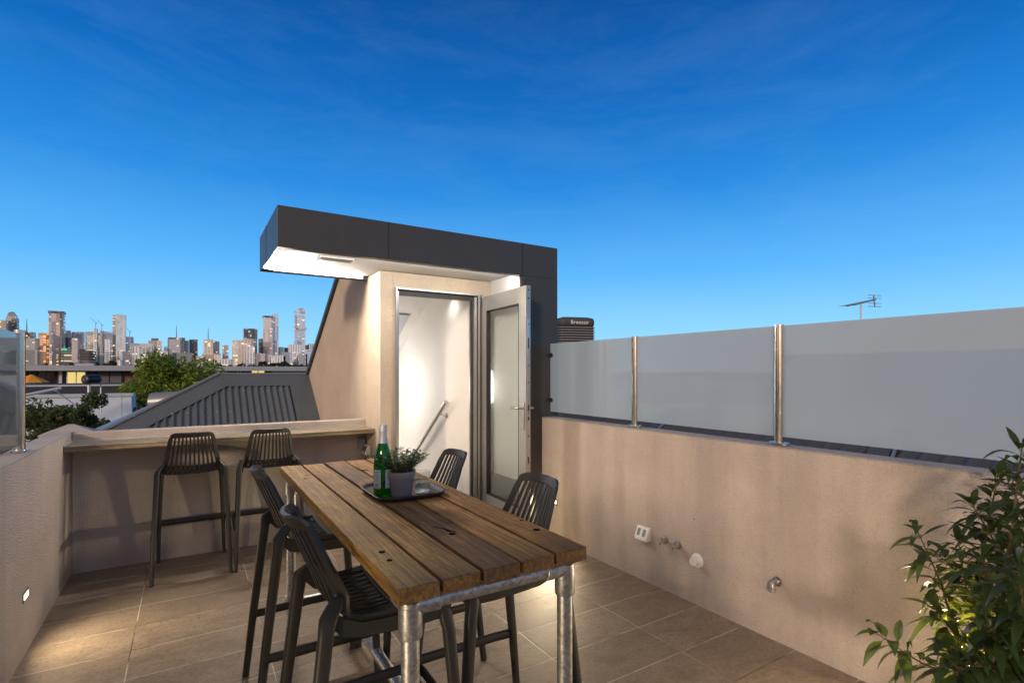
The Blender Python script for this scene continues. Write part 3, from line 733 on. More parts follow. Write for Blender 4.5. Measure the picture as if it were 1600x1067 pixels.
def leaf(mb, base, d, up, ln, wd, fold=.25, droop=.3, n=4):
    d = d.normalized(); side = d.cross(up)
    if side.length < 1e-3: side = d.cross(Vector((1, 0, 0)))
    side.normalize(); nrm = side.cross(d).normalized(); vs = []
    for i in range(n + 1):
        t = i / n; w_ = wd * .5 * math.sin(math.pi * min(1, t * .96 + .03)) ** .8 * (1.12 - .5 * t)
        c = base + d * ln * t * (1 - .15 * droop * t) - Vector((0, 0, 1)) * ln * droop * t * t
        if i == n: w_ = wd * .02
        vs += [c - side * w_ + nrm * fold * w_, c, c + side * w_ + nrm * fold * w_]
    fs = []
    for i in range(n):
        a = i * 3; fs += [(a, a + 1, a + 4, a + 3), (a + 1, a + 2, a + 5, a + 4)]
    mb.add(vs, fs)
def rv(r=rnd):
    while True:
        v = Vector((r.uniform(-1, 1), r.uniform(-1, 1), r.uniform(-1, 1)))
        if .05 < v.length < 1: return v.normalized()
sm, lm = MB(), MB()
for k in range(64):
    a = rnd.uniform(0, 2 * math.pi); lean = rnd.random() ** .7 * 1.35; hgt = rnd.uniform(.062, .115) * (1 - .25 * lean) * (1.2 if k % 9 == 0 else 1)
    d = Vector((math.cos(a) * lean, math.sin(a) * lean, 1)); b0 = Vector((math.cos(a) * .03, math.sin(a) * .03, .096))
    tip = b0 + d * hgt; mid = (b0 + tip) / 2 + Vector((0, 0, .008)); sm.tube([b0, mid, tip], [.0012, .001, .0006], 5)
    for q in range(9):
        t = .15 + .85 * q / 8; p = b0.lerp(tip, t) + Vector((0, 0, .03 * t * (1 - t)))
        for s_ in (0, 1):
            aa = rnd.uniform(0, 2 * math.pi); ld = Vector((math.cos(aa), math.sin(aa), rnd.uniform(0, .9)))
            leaf(lm, p, ld, Vector((0, 0, 1)), rnd.uniform(.014, .023), rnd.uniform(.011, .016), .3, .15, 3)
sm.build('stem', 'young_stem', pp); lm.build('foliage', 'pot_leaf', pp)
gl = empty('drinking_glass', (.876, 2.155, fz), 0, 'clear tumbler of water standing behind the grey pot', 'glass')
MB().lathe([(0, 0), (.030, 0), (.034, .006), (.0355, .095), (.0335, .095), (.032, .010), (0, .008)], (0, 0, 0), 28).build('body', 'thin_glass', gl, smooth=40)
MB().lathe([(0, .009), (.0315, .011), (.0322, .048), (0, .048)], (0, 0, 0), 28).build('water', 'water', gl, smooth=40)

# ------------------------------------------------------------------ large shrub on the right
sb = empty('shrub', (2.30, .42, 0), 0, 'tall leafy shrub with drooping green leaves against the right wall', 'shrub')
MB().lathe([(0, 0), (.14, 0), (.17, .02), (.20, .30), (.205, .31), (.185, .31), (.18, .27), (0, .27)], (0, 0, 0), 32).build('pot', 'planter_grey', sb, smooth=40)
stm, lf = MB(), MB(); O = Vector((2.30, .42, 0)); base = Vector((0, 0, .27))
def stem(pts, r0, n_leaf, ln, seed, start=.15, spread=1.0):
    r_ = random.Random(seed); pts = [Vector(p) - O if i else base + Vector(((p[0]), (p[1]), 0)) for i, p in enumerate(pts)]
    N = 16; cv = []
    for i in range(N + 1):
        x = i / N * (len(pts) - 1); j = min(int(x), len(pts) - 2); f = x - j
        p0, p1, p2, p3 = pts[max(j - 1, 0)], pts[j], pts[j + 1], pts[min(j + 2, len(pts) - 1)]
        cv.append(.5 * (2 * p1 + (p2 - p0) * f + (2 * p0 - 5 * p1 + 4 * p2 - p3) * f * f + (3 * p1 - p0 - 3 * p2 + p3) * f ** 3))
    stm.tube(cv, [r0 * (1 - .75 * i / N) for i in range(N + 1)], 6)
    ph = r_.uniform(0, 6)
    for k in range(n_leaf):
        t = start + (1 - start) * k / (n_leaf - 1); x = t * N; j = min(int(x), N - 1); p = cv[j].lerp(cv[j + 1], x - j)
        ax = (cv[j + 1] - cv[j]).normalized(); ph += 2.4 + r_.uniform(-.3, .3)
        u_ = ax.cross(Vector((.3, .2, .1))).normalized(); v_ = ax.cross(u_)
        d = (u_ * math.cos(ph) + v_ * math.sin(ph)) * spread + ax * r_.uniform(.15, .7)
        if t > .95: d += ax * 1.2
        q = p + d.normalized() * .014; stm.tube([p, q], .0011, 4)
        leaf(lf, q, d + Vector((0, 0, r_.uniform(-.2, .3))), Vector((0, 0, 1)), ln * r_.uniform(.55, 1.2), ln * r_.uniform(.26, .40), r_.uniform(.1, .55), r_.uniform(.1, .95), 5)
S_ = [([(0, 0), atd(1570, 960, 1.75), atd(1580, 840, 1.72), atd(1597, 697, 1.70)], .008, 34),
      ([(.02, -.02), atd(1540, 990, 1.85), atd(1535, 880, 1.85), atd(1560, 740, 1.88)], .007, 32),
      ([(-.02, .04), atd(1500, 985, 1.80), atd(1470, 910, 1.82), atd(1434, 830, 1.85)], .006, 18),
      ([(0, .05), atd(1525, 990, 1.90), atd(1510, 920, 1.92), atd(1498, 846, 1.95)], .006, 20),
      ([(.03, 0), atd(1600, 980, 1.65), atd(1625, 860, 1.6), atd(1640, 730, 1.6)], .007, 32),
      ([(-.03, 0), atd(1530, 1060, 1.62), atd(1450, 1040, 1.60), atd(1372, 990, 1.62)], .005, 15),
      ([(-.03, .02), atd(1540, 1040, 1.72), atd(1500, 1000, 1.74), atd(1460, 950, 1.76)], .005, 18),
      ([(0, -.03), atd(1580, 1040, 1.6), atd(1560, 960, 1.58), atd(1535, 870, 1.56)], .006, 24),
      ([(.02, .03), atd(1560, 1000, 1.95), atd(1590, 900, 2.0), atd(1570, 800, 2.0)], .006, 28),
      ([(-.02, -.02), atd(1570, 1060, 1.5), atd(1530, 1040, 1.48), atd(1490, 1050, 1.46)], .005, 16),
      ([(0, .02), atd(1610, 1040, 1.5), atd(1600, 960, 1.45), atd(1590, 880, 1.42)], .006, 24),
      ([(.04, .02), atd(1590, 960, 1.8), atd(1560, 860, 1.85), atd(1520, 790, 1.9)], .006, 24),
      ([(.01, .04), atd(1560, 1010, 1.9), atd(1530, 930, 1.95), atd(1470, 870, 2.0)], .006, 22),
      ([(.0, -.04), atd(1600, 1060, 1.55), atd(1570, 1020, 1.5), atd(1540, 970, 1.5)], .006, 22),
      ([(.03, .04), atd(1600, 940, 1.9), atd(1600, 840, 1.95), atd(1580, 740, 1.95)], .006, 28),
      ([(-.03, -.03), atd(1580, 1090, 1.6), atd(1530, 1060, 1.6), atd(1480, 1010, 1.62)], .005, 20)]
for i, (pts, r0, nl) in enumerate(S_): stem(pts, r0, int(nl * 2.3), .098, 11 + i, .3)
stm.build('stem', 'young_stem', sb, smooth=True); lf.build('foliage', 'glossy_leaf', sb, smooth=True)
MB().lathe([(0, .27), (.18, .271), (.1, .28), (0, .285)], (0, 0, 0), 20).build('soil', 'soil', sb)

g0 = atd(1500, 1012, 1.82)
gd = empty('garden_light', (g0.x, g0.y, .27), 0, 'small twin bulb garden light glowing warm inside the shrub', 'light')
hz = g0.z - .27; g1 = atd(1480, 1007, 1.86) - Vector(gd.location)
MB().tube([(0, 0, 0), (0, 0, hz - .012)], .004, 8).tube([(0, 0, hz - .05), g1 - Vector((0, 0, .012))], .003, 6).build('spike', 'black_metal', gd)
for q in (Vector((0, 0, hz)), g1):
    MB().lathe([(0, -.008), (.007, -.005), (.009, .001), (.006, .007), (0, .009)], q, 12).build('bulb', 'warm_bulb', gd, smooth=True)
    lamp('bulb_lamp', 'POINT', Vector(gd.location) + q + Vector((-.004, -.004, .014)), 1.8, (1, .70, .28), None, shadow_soft_size=.008)

# ------------------------------------------------------------------ neighbouring corrugated roof (rear)
rf = empty('corrugated_roof_house', (-.3, 7.8, -1), 0, 'house behind the bar wall with grey corrugated hip roof', 'house')
RL = Vector(rf.location)
def RP(mb, name, mat, par=rf, root=rf, **k):
    o = mb.build(name, mat, None, **k); o.parent = par
    if par is root: o.matrix_parent_inverse = Matrix.Translation(-Vector(root.location))
    return o
def rz(y): return .883 + .763 * (y - 7.05)
def hipx(y): return .357 + (y - 7.8) * 1.40
m = MB(); vs, fs = [], []
pit, K = .076, 10
x = -3.0; cols = []
while x < 1.22:
    ytop = 7.76 if x > .33 else 7.8 + (x - .357) / 1.40 + .0
    cols.append((x, max(ytop, 5.45))); x += pit / K
for (x, yt) in cols:
    w_ = .0125 * math.cos(2 * math.pi * x / pit)
    for y in (5.4, yt): vs.append((x, y - w_ * .6, rz(y) + w_ * .8))
for i in range(len(cols) - 1): fs.append((2 * i, 2 * i + 2, 2 * i + 3, 2 * i + 1))
RP(m.add(vs, fs), 'roof', 'zinc_grey', smooth=True)
m = MB()
def slabq(m, a, b, c, d, n, t):
    n = Vector(n).normalized() * t; q = [Vector(p) for p in (a, b, c, d)]
    m.add(q + [p + n for p in q], [(3, 2, 1, 0), (4, 5, 6, 7), (0, 1, 5, 4), (1, 2, 6, 5), (2, 3, 7, 6), (3, 0, 4, 7)])
up = (0, -.6, .8)
slabq(m, (.34, 7.60, rz(7.60) + .012), (1.448, 7.60, rz(7.60) + .012), (1.448, 7.8, rz(7.8) + .012), (.357, 7.8, rz(7.8) + .012), up, .003)
RP(m, 'ridge_cap', 'zinc_grey')
m = MB()
slabq(m, (1.17, 5.4, rz(5.4) + .011), (1.448, 5.4, rz(5.4) + .011), (1.448, 7.61, rz(7.61) + .011), (1.17, 7.61, rz(7.61) + .011), up, .003)
RP(m, 'side_flashing', 'zinc_grey')
m = MB()
ya, yb = 7.8, 5.6; pa, pb = Vector((hipx(ya), ya, rz(ya) + .014)), Vector((hipx(yb), yb, rz(yb) + .014))
slabq(m, pb + Vector((.22, -.02, -.015)), pa + Vector((.08, -.19, -.145)), pa, pb, up, .004)
RP(m, 'hip_cap', 'zinc_grey')
m = MB(); m.tube([pa + Vector((-.015, 0, .012)), pb + Vector((-.015, 0, .012))], .022, 10); m.tube([pa + Vector((0, 0, .008)), Vector((1.448, 7.8, rz(7.8) + .02))], .012, 8)
RP(m, 'ridge_roll', 'zinc_light', smooth=True)
m = MB()
slabq(m, pb + Vector((-.04, .05, -.02)), pb + Vector((-1.6, 1.9, -.62)), pa + Vector((-1.1, 1.4, -.62)), pa + Vector((-.02, .04, -.01)), (-.5, .3, .8), .01)
slabq(m, (.34, 7.82, rz(7.8)), (1.448, 7.82, rz(7.8)), (1.448, 9.2, .45), (.34, 9.2, .45), (0, .5, .8), .01)
RP(m, 'rear_slope', 'zinc_light')
RP(MB().box(-2.4, 1.44, 5.5, 7.3, GZ, -.2).box(-.4, 1.44, 7.3, 9.0, GZ, .35), 'wall', 'white_wall')
for k in range(13):
    for yy in (7.20, 7.52) if k > 7 else (7.20 - .0 * k,):
        xx = -.62 + k * .152
        if yy < 7.8 + (xx - .357) / 1.4 - .12 or xx > .3:
            RP(MB().lathe([(0, 0), (.009, 0), (.007, .008), (0, .010)], (xx, yy, rz(yy) + .016), 8), 'screw', 'zinc_light')
# round roof vent behind the hip
v0 = at(272, 622, 9.3)
o = MB().tube([v0 + Vector((-.28, .1, -.06)), v0 + Vector((.30, -.1, -.02))], .14, 20).tube([v0 + Vector((0, 0, -1.2)), v0], .09, 14).build('roof_vent', 'zinc_light', smooth=40)
tag(o, 'rounded grey metal roof vent behind the corrugated hip roof', 'vent')
# pyramid cap
v0 = at(111, 676, 6.6)
pc = empty('chimney', v0, 0, 'grey pyramid topped chimney just beyond the rear left wall corner', 'chimney')
MB().add([(-.22, -.14, 0), (.22, -.14, 0), (.22, .14, 0), (-.22, .14, 0), (-.02, 0, .085), (.02, 0, .085), (-.22, -.14, -.015), (.22, -.14, -.015), (.22, .14, -.015), (-.22, .14, -.015)],
         [(0, 1, 5, 4), (1, 2, 5), (2, 3, 4, 5), (3, 0, 4), (6, 7, 1, 0), (7, 8, 2, 1), (8, 9, 3, 2), (9, 6, 0, 3), (9, 8, 7, 6)]).build('cap', 'concrete', pc)
MB().box(-.15, .15, -.09, .09, -7, -.015).build('stack', 'brick', pc)

# roof to the right of the terrace
r2 = empty('corrugated_roof_house', (4.5, 2, -1), 0, 'neighbouring house with dark corrugated roof seen under the frosted glass', 'house')
m = MB(); vs, fs, n_ = [], [], 0
y = -3.0
def r2z(x): return .45 + .42 * (x - 3.1)
while y < 6.8:
    w_ = .020 * math.cos(2 * math.pi * y / .125)
    for x in (3.02, 5.2): vs.append((x, y, r2z(x) + w_))
    y += .0105
for i in range(len(vs) // 2 - 1): fs.append((2 * i, 2 * i + 1, 2 * i + 3, 2 * i + 2))
RP(m.add(vs, fs), 'roof', 'slate_metal', r2, r2, smooth=True)
for yy in (3.62, 1.52, .62):
    m = MB().add([(3.02, yy - .11, r2z(3.02) + .03), (3.02, yy + .03, r2z(3.02) + .03), (5.2, yy + .55, r2z(5.2) + .03), (5.2, yy + .41, r2z(5.2) + .03)], [(0, 1, 2, 3)])
    RP(m, 'valley_flashing', 'slate_metal', r2, r2)
for yy in (3.60, 1.50):
    m = MB().tube([(3.03, yy - .13, r2z(3.03) + .035), (5.2, yy + .42, r2z(5.2) + .035)], .012, 6)
    RP(m, 'valley_trim', 'pale_metal', r2, r2)
RP(MB().box(5.2, 5.34, -3, 6.8, r2z(5.2) - .02, r2z(5.2) + .03).box(5.3, 9.0, -3, 6.8, r2z(5.2) - .3, r2z(5.2) - .02), 'ridge_cap', 'slate_metal', r2, r2)
RP(MB().box(3.1, 9, -2.9, 6.7, GZ, .38), 'wall', 'white_wall', r2, r2)

# evaporative cooler
ck = atd(893, 545, 9.0)
ec = empty('evaporative_cooler', ck, R(-18), 'dark louvred evaporative roof cooler with white lettering behind the pavilion', 'air cooler')
m = MB(); hw = .31
m.rings([[(x * s_ / .35, y * s_ / .35, z) for x, y in rrect(-hw, hw, -hw, hw, .09)] for s_, z in ((.345, .38), (.36, .40), (.36, .47), (.34, .505), (.27, .525), (.1, .535))]).build('lid', 'tray_grey', ec, smooth=40)
m = MB()
for k in range(9):
    z = .36 - .042 * k
    m.rings([[(x * s_, y * s_, zz) for x, y in rrect(-hw, hw, -hw, hw, .06)] for s_, zz in ((.96, z), (1.04, z - .012), (1.04, z - .02), (.96, z - .010))])
m.build('louvre', 'grey_plastic', ec)
MB().box(-hw * .93, hw * .93, -hw * .93, hw * .93, -.5, .39).build('body', 'black_metal', ec)
MB().box(-.2, .2, -.2, .2, -3.5, -.5).build('duct', 'zinc_grey', ec)
fc = bpy.data.curves.new('lettering', 'FONT'); fc.body = 'Breezair'; fc.size = .088; fc.extrude = .002; fc.align_x = 'CENTER'; fc.space_character = 1.1
fc.materials.append(M['white_plastic'])
tmp = bpy.data.objects.new('lettering_source', fc); C.objects.link(tmp); bpy.context.view_layer.update()
fm = bpy.data.meshes.new_from_object(tmp.evaluated_get(bpy.context.evaluated_depsgraph_get())); bpy.data.objects.remove(tmp)
fo = bpy.data.objects.new('lettering', fm); C.objects.link(fo); fo.parent = ec; fo.location = (0.03, -hw * 1.035, .405); fo.rotation_euler = (R(90), 0, 0)

# antenna on a pole
ap = atd(1345, 510, 9.5)
an = empty('tv_antenna', ap, 0, 'thin metal television aerial rising above the frosted glass on the right', 'antenna')
def apx(x, y, d=9.5): return atd(x, y, d) - ap
MB().tube([apx(1345, 640), apx(1345, 476)], .014, 8).build('mast', 'pale_metal', an)
m = MB().tube([apx(1323, 478, 9.35), apx(1368, 468, 9.6)], .016, 6)
for k in range(12):
    q = apx(1324 + k * 3.2, 477.8 - k * .72, 9.35 + k * .02); m.tube([q + Vector((-.05, .11, 0)) * (1 - .03 * k), q - Vector((-.05, .11, 0)) * (1 - .03 * k)], .004, 4)
m.tube([apx(1365, 461), apx(1367, 480)], .012, 6)
for yy in (461.5, 466, 474, 479): m.tube([apx(1356, yy - .4), apx(1377, yy + .4)], .005, 5)
m.build('element', 'zinc_light', an)

# ------------------------------------------------------------------ trees
def tree(name, x, y, z0, top, rx, rz_, nleaf, size, mat, label, cat='tree', group=None, seed=1, clumps=26, squash=1.0):
    r_ = random.Random(seed); root = empty(name, (x, y, z0), 0, label, cat, group); Hh = top - z0; cz = Hh - rz_
    tk = MB(); tk.tube([(0, 0, 0), (.05 * rx, 0, cz * .5), (0, .05 * rx, cz)], [.06 * rx + .05, .05 * rx + .03, .03 * rx + .02], 8)
    lv = MB(); cl = []
    for k in range(clumps):
        d = rv(r_); rad = r_.random() ** .45; c = Vector((d.x * rx * rad * .85, d.y * rx * rad * .85, cz + d.z * rz_ * rad * .85)); cl.append((c, r_.uniform(.22, .42)))
        if k < 14: tk.tube([(0, 0, cz * .55 + .02 * k), c * .5 + Vector((0, 0, cz * .42)), c], [.025 * rx + .01, .015 * rx + .008, .004 * rx + .003], 5)
    for i in range(nleaf):
        c, cr = cl[r_.randrange(len(cl))]; d = rv(r_); p = c + Vector((d.x * rx * cr, d.y * rx * cr, d.z * rz_ * cr * .8)) * r_.random() ** .35
        a = rv(r_) * size * r_.uniform(.6, 1.2); b = a.cross(rv(r_)).normalized() * size * .5
        if size > .3:
            lv.add([p - a * .5, p + b * .5, p + a * .5, p - b * .5], [(0, 1, 2, 3)])
        else: lv.add([p - a * .5, p + b * .45 - a * .1, p + a * .5, p - b * .45 - a * .1], [(0, 1, 2, 3)])
    t_ = tk.build('trunk', 'bark', None, smooth=True); t_.parent = root
    me = bpy.data.meshes.new('crown'); me.from_pydata(lv.v, [], lv.f); me.materials.append(M[mat]); c_ = bpy.data.objects.new('crown', me); C.objects.link(c_); c_.parent = root
    return root
p = at(272, 600, 24)
tree('tree', p.x, 24, GZ, at(272, 546, 24).z, 2.35, 1.9, 15000, .20, 'tree_leaf', 'large bright green leafy tree left of the corrugated roof ridge', seed=5, clumps=46)
p = at(88, 640, 11)
tree('tree', p.x, 11, GZ, at(85, 588, 11).z, .80, .80, 7500, .085, 'dark_leaf', 'dark leafy tree close behind the left glass post', seed=9, clumps=22)
p = at(143, 650, 10)
tree('small_tree', p.x, 10, GZ, at(143, 619, 10).z, .36, .46, 1300, .075, 'dark_leaf', 'slender dark tree in front of the low white building', seed=12, clumps=9)
p = at(48, 650, 13)
tree('tree', p.x - .7, 13, GZ, at(40, 622, 13).z, 1.3, 1.5, 3500, .13, 'dark_leaf', 'dark bushy tree behind the left frosted glass', seed=15, clumps=20)

# ------------------------------------------------------------------ mid distance buildings
wb = empty('flat_roof_building', (-6, 20, GZ), 0, 'low white flat roofed building below the dark parapet', 'building')
Yw = 20.0; pr = at(190, 640, Yw); zt = at(190, 619, Yw).z
m = MB().box(-14, pr.x, Yw, Yw + .3, GZ, zt).box(pr.x + .001, pr.x + .25, Yw + .01, Yw + 1.6, GZ, zt - .001).box(-14, pr.x + .05, Yw + .3, Yw + 1.6, GZ, zt - .15)
def BP(mb, name, mat, par, root):
    o = mb.build(name, mat, None); o.parent = par
    if par is root: o.matrix_parent_inverse = Matrix.Translation(-Vector(root.location))
    return o
BP(m, 'wall', 'white_wall', wb, wb)
BP(MB().box(-14, pr.x + .3, Yw - .05, Yw + .35, zt, zt + .09), 'coping', 'pale_metal', wb, wb)
BP(MB().box(pr.x + .251, pr.x + .27, Yw + .5, Yw + 1.3, zt - 1.0, zt - .4), 'window', 'dark_window', wb, wb)
db = empty('dark_parapet_building', (-6, 26, GZ), 0, 'charcoal walled building with white railing in front of the brick flats', 'building')
pr = at(207, 610, 26); zt2 = at(207, 603, 26).z
BP(MB().box(-20, pr.x, 26, 34, GZ, zt2), 'wall', 'navy_wall', db, db)
BP(MB().box(-20, pr.x - .3, 25.95, 26.0, zt2 + .02, zt2 + .075), 'railing', 'pale_metal', db, db)
# brick apartments
Yk = 40.0
ba = empty('brick_apartment_building', (-10, Yk, GZ), 0, 'long brick apartment building with pale flat roof and lit window', 'building')
zr = at(100, 576, Yk).z; zb_ = at(100, 604, Yk).z
xl = at(-120, 580, Yk).x; xr_ = at(560, 580, Yk).x
BP(MB().box(xl, xr_, Yk, Yk + 12, GZ, zr), 'wall', 'brick', ba, ba)
BP(MB().box(xl - .6, xr_ + .6, Yk - .9, Yk + 12.6, zr, zr + .18).box(xl - .6, xr_ + .6, Yk - .95, Yk - .9, zr - .12, zr + .19), 'roof', 'roof_pale', ba, ba)
def win(x0, x1, y0, y1, mat, sill=True):
    a = at(x0, y0, Yk); b = at(x1, y1, Yk)
    f = BP(MB().box(a.x, b.x, Yk - .08, Yk - .002, b.z, a.z), 'window', 'pale_metal' if mat == 'lit_window' else 'black_metal', ba, ba)
    hw2 = (b.x - a.x - .18) / 2
    BP(MB().box(a.x + .06, a.x + .06 + hw2, Yk - .1, Yk - .081, b.z + .06, a.z - .06).box(b.x - .06 - hw2, b.x - .06, Yk - .1, Yk - .081, b.z + .06, a.z - .06), 'pane', mat, f, ba)
win(104, 135, 580, 601, 'lit_window'); win(150, 192, 579, 600, 'blind'); win(43, 58, 580, 601, 'blind'); win(59, 87, 580, 601, 'dark_window')
win(348, 366, 577, 590, 'dark_window'); win(368, 379, 577, 590, 'white_wall'); win(392, 414, 576, 590, 'lit_window'); win(10, 34, 580, 601, 'dark_window')
a = at(425, 576, Yk); b = at(478, 600, Yk)
BP(MB().box(a.x, b.x + 1, Yk - .3, Yk - .002, b.z, a.z), 'white_panel', 'white_wall', ba, ba)
a = at(93, 577, Yk)
BP(MB().box(a.x, a.x + .14, Yk - .2, Yk - .002, zb_, zr), 'downpipe', 'pale_metal', ba, ba)
# orange umbrella on a balcony
u0 = at(49, 597, Yk - 3)
um = empty('parasol', (u0.x, u0.y, u0.z - 1), 0, 'small orange parasol in front of the brick flats, beside the left post', 'parasol')
MB().lathe([(.75, .98), (.72, 1.02), (.05, 1.4), (0, 1.4), (0, 1.36), (.7, .99)], (0, 0, 0), 8).build('canopy', 'orange_canvas', um)
MB().tube([(0, 0, -1.5), (0, 0, 1.38)], .03, 6).build('pole', 'black_metal', um)
# roof things
m0 = at(386, 574, Yk + 1)
an2 = MB().tube([m0, m0 + Vector((0, 0, .55))], .02, 5).tube([m0 + Vector((-.35, 0, 0)), m0 + Vector((0, 0, .5)), m0 + Vector((.35, 0, 0))], .02, 5).build('roof_mast', 'pale_metal')
tag(an2, 'thin mast with splayed legs on the pale flat roof, left of the tall towers', 'mast')
q = at(131, 572, Yk + 2); o = MB().box(q.x - .45, q.x + .45, q.y, q.y + .8, q.z - .2, q.z + .14).box(q.x - .5, q.x + .5, q.y - .05, q.y + .85, q.z + .14, q.z + .18).build('rooftop_unit', 'pale_metal')
tag(o, 'low pale skylight box on the flat roof above the yellow window', 'roof unit')
q = at(189, 569, Yk + 2); o = MB().lathe([(0, -.4), (.2, -.4), (.2, .2), (.24, .2), (.24, .26), (0, .3)], q, 12).build('roof_cowl', 'pale_metal', smooth=40)
tag(o, 'small cylindrical vent on the flat roof beside the big green tree', 'vent')
# drum on stand above white building
dr = at(143, 593, 19.0)
de = empty('roof_fan', dr, 0, 'black drum shaped exhaust fan on a braced steel stand', 'fan')
MB().tube([(-.15, -.17, 0), (-.13, -.15, 0), (.12, .10, .01), (.15, .13, .01)], [.10, .135, .135, .11], 20).build('drum', 'black_metal', de, smooth=40)
MB().tube([(-.158, -.18, 0), (-.148, -.17, 0)], .03, 10).build('hub', 'zinc_light', de)
MB().tube([(-.05, -.05, -.95), (-.05, -.05, -.15)], .04, 8).tube([(.2, .1, -.95), (.2, .1, -.15)], .02, 8).tube([(-.16, -.1, -.9), (-.75, -.3, -.28)], .022, 6).tube([(-.6, -.4, -.22), (-1.4, -.6, -.42), (-2.0, -.8, -.62)], .04, 8).build('stand', 'pale_metal', de)

# ------------------------------------------------------------------ distant trees and skyline
pos = [(48, 566, 9), (66, 564, 8), (110, 566, 7), (128, 564, 9), (147, 565, 8), (166, 564, 8), (178, 560, 7), (378, 567, 7), (394, 565, 8), (410, 563, 8), (425, 566, 7), (441, 562, 7), (455, 567, 7), (360, 569, 6), (345, 568, 6), (92, 568, 6), (20, 565, 9), (470, 568, 6), (484, 566, 7), (3, 566, 8)]
desc = ['left of the orange glass block', 'beneath the orange glass block', 'beneath the slab tower', 'below the strip lit office block', 'in front of the strip lit office block', 'beneath the pale blue tower', 'rounded, right of the strip lit office block', 'left below the warm lit block', 'beneath the warm lit block', 'beneath the two tone tower', 'right below the two tone tower', 'between the two tone tower and the ringed tower', 'beneath the ringed tower', 'low, left of the warm lit block', 'low, right of the big green tree', 'low, left of the strip lit office block', 'behind the left frosted glass post', 'low, right below the ringed tower', 'beside the pavilion roof edge', 'at the left edge behind frosted glass']
for i, ((x, y, r_), d_) in enumerate(zip(pos, desc)):
    Yd = 150 + 25 * (i % 3); p = at(x, y, Yd); rr = r_ * Yd / 810 * .95
    tree('distant_tree', p.x, Yd, GZ, p.z, rr * 1.2, rr * 1.1, 700, .9, 'far_leaf', 'dark distant tree ' + d_, group='distant trees below the skyline', seed=40 + i, clumps=12)

Ys = 1500.0
def tower(x0, x1, yt, mat, label, dy=0, crown=None, parts=(), depth=None):
    Y = Ys + dy; a, b = at(x0, yt, Y), at(x1, yt, Y); w_ = b.x - a.x
    dp = depth or max(20, w_ * .9)
    o = empty('tower_block', ((a.x + b.x) / 2, Y, GZ), 0, label, 'tower', 'city skyline towers')
    loc = Vector(o.location); L0, L1, Z = -w_ / 2, w_ / 2, a.z - GZ
    m = MB().box(L0, L1, 0, dp, 0, Z)
    m.build('shaft', mat, o)
    k = Ys / 810 * 1.0
    if crown == 'plant': MB().box(L0 * .6, L1 * .5, dp * .2, dp * .7, Z, Z + 6).build('plant_room', 'tower_dark', o)
    if crown == 'spire': MB().tube([(0, dp / 2, Z), (0, dp / 2, Z + 30)], [1.2, .5], 5).build('mast', 'zinc_light', o)
    if crown == 'rim': MB().box(L0 - 1, L1 + 1, -1, dp + 1, Z, Z + 5).build('crown', 'tower_dark', o)
    if crown == 'wedge': MB().prism([(L0, Z), (L1, Z), (L1 * .75, Z + 6), (L1 * .1, Z + 15), (L0 * .6, Z + 12)], lambda u, v, w: (u, w, v), 1, dp - 1).build('crown', 'tower_grey', o)
    if crown == 'crane':
        m = MB().tube([(0, dp / 2, Z), (0, dp / 2, Z + 15)], .45, 4).tube([(3, dp / 2, Z + 11), (-9, dp / 2, Z + 24)], .35, 4)
        m.build('crane', 'zinc_light', o)
    for (px0, px1, py0, py1, pm, nm, prd) in parts:
        c0, c1 = at(px0, py0, Y) - loc, at(px1, py1, Y) - loc
        MB().box(c0.x, c1.x, -prd, dp * .5 if prd > 4 else -.01, max(c1.z, 0), c0.z).build(nm, pm, o)
    return o
tower(0, 9, 500, 'tower_warm', 'warm lit tower cut by the left edge of the picture', 0)
tower(9, 26, 497, 'tower_dark', 'dark glass tower with pointed wedge top, left of the steel post', 30, 'wedge')
tower(27, 52, 518, 'tower_dark', 'dark wide tower just right of the left steel post', 60, 'spire')
tower(38, 58, 528, 'tower_grey', 'grey gridded tower left of the orange glass block', -40)
tower(60, 76, 520, 'tower_orange', 'orange glass block glowing with sunset reflection', -20)
tower(77, 81, 517, 'tower_white', 'thin white column tower between the orange block and the slab tower', -50)
tower(76, 99, 489, 'tower_pink', 'tall pinkish slab tower with dark right edge', 0, 'rim', parts=[(94, 99.3, 489, 572, 'tower_dark', 'shaded_side', 2)])  # dark strip paints in shade on the slab's right side
tower(99.5, 112, 520, 'tower_dark', 'dark mid height tower right of the pinkish slab', 40, 'plant')
tower(112, 130, 518, 'tower_white', 'white and glass tower right of the dark one beside the slab', 60, parts=[(111, 131, 536, 572, 'tower_warm', 'podium', 6)])
tower(95, 145, 545, 'tower_strip', 'wide low office block with strips of lit windows and green sign', -80, parts=[(96, 105, 544, 547.5, 'teal_sign', 'sign', 1)])
tower(133, 146, 518, 'tower_grey', 'grey tower behind the strip lit office block', 20)
tower(146, 151, 513, 'tower_white', 'slim white tower under a crane, left one of the pair', -10, 'crane')
tower(152, 156, 520, 'tower_grey', 'slim grey tower squeezed between the slim white pair', 20)
tower(156, 160, 516, 'tower_white', 'slim white tower under a crane, right one of the pair', -10, 'crane')
tower(161, 177, 518, 'tower_blue', 'bluish glass tower immediately left of the pale blue tall tower', 20)
tower(176, 181, 492, 'tower_grey', 'narrow grey core tower attached left of the pale blue tall tower', 14)
tower(181, 196, 491, 'tower_blue', 'tall pale blue glass tower at left centre of the skyline', 0, parts=[(184, 197, 548, 572, 'tower_white', 'podium', 8)])
tower(196, 208, 526, 'tower_blue', 'small bluish tower right of the tall pale blue tower', 40, 'crane')
tower(203, 240, 536, 'tower_grey', 'wide brown grey block with white lit panels above the green tree', -40, parts=[(206, 218, 541, 572, 'tower_white', 'lit_panel', 2), (232, 238, 541, 572, 'tower_white', 'lit_panel', 2)])
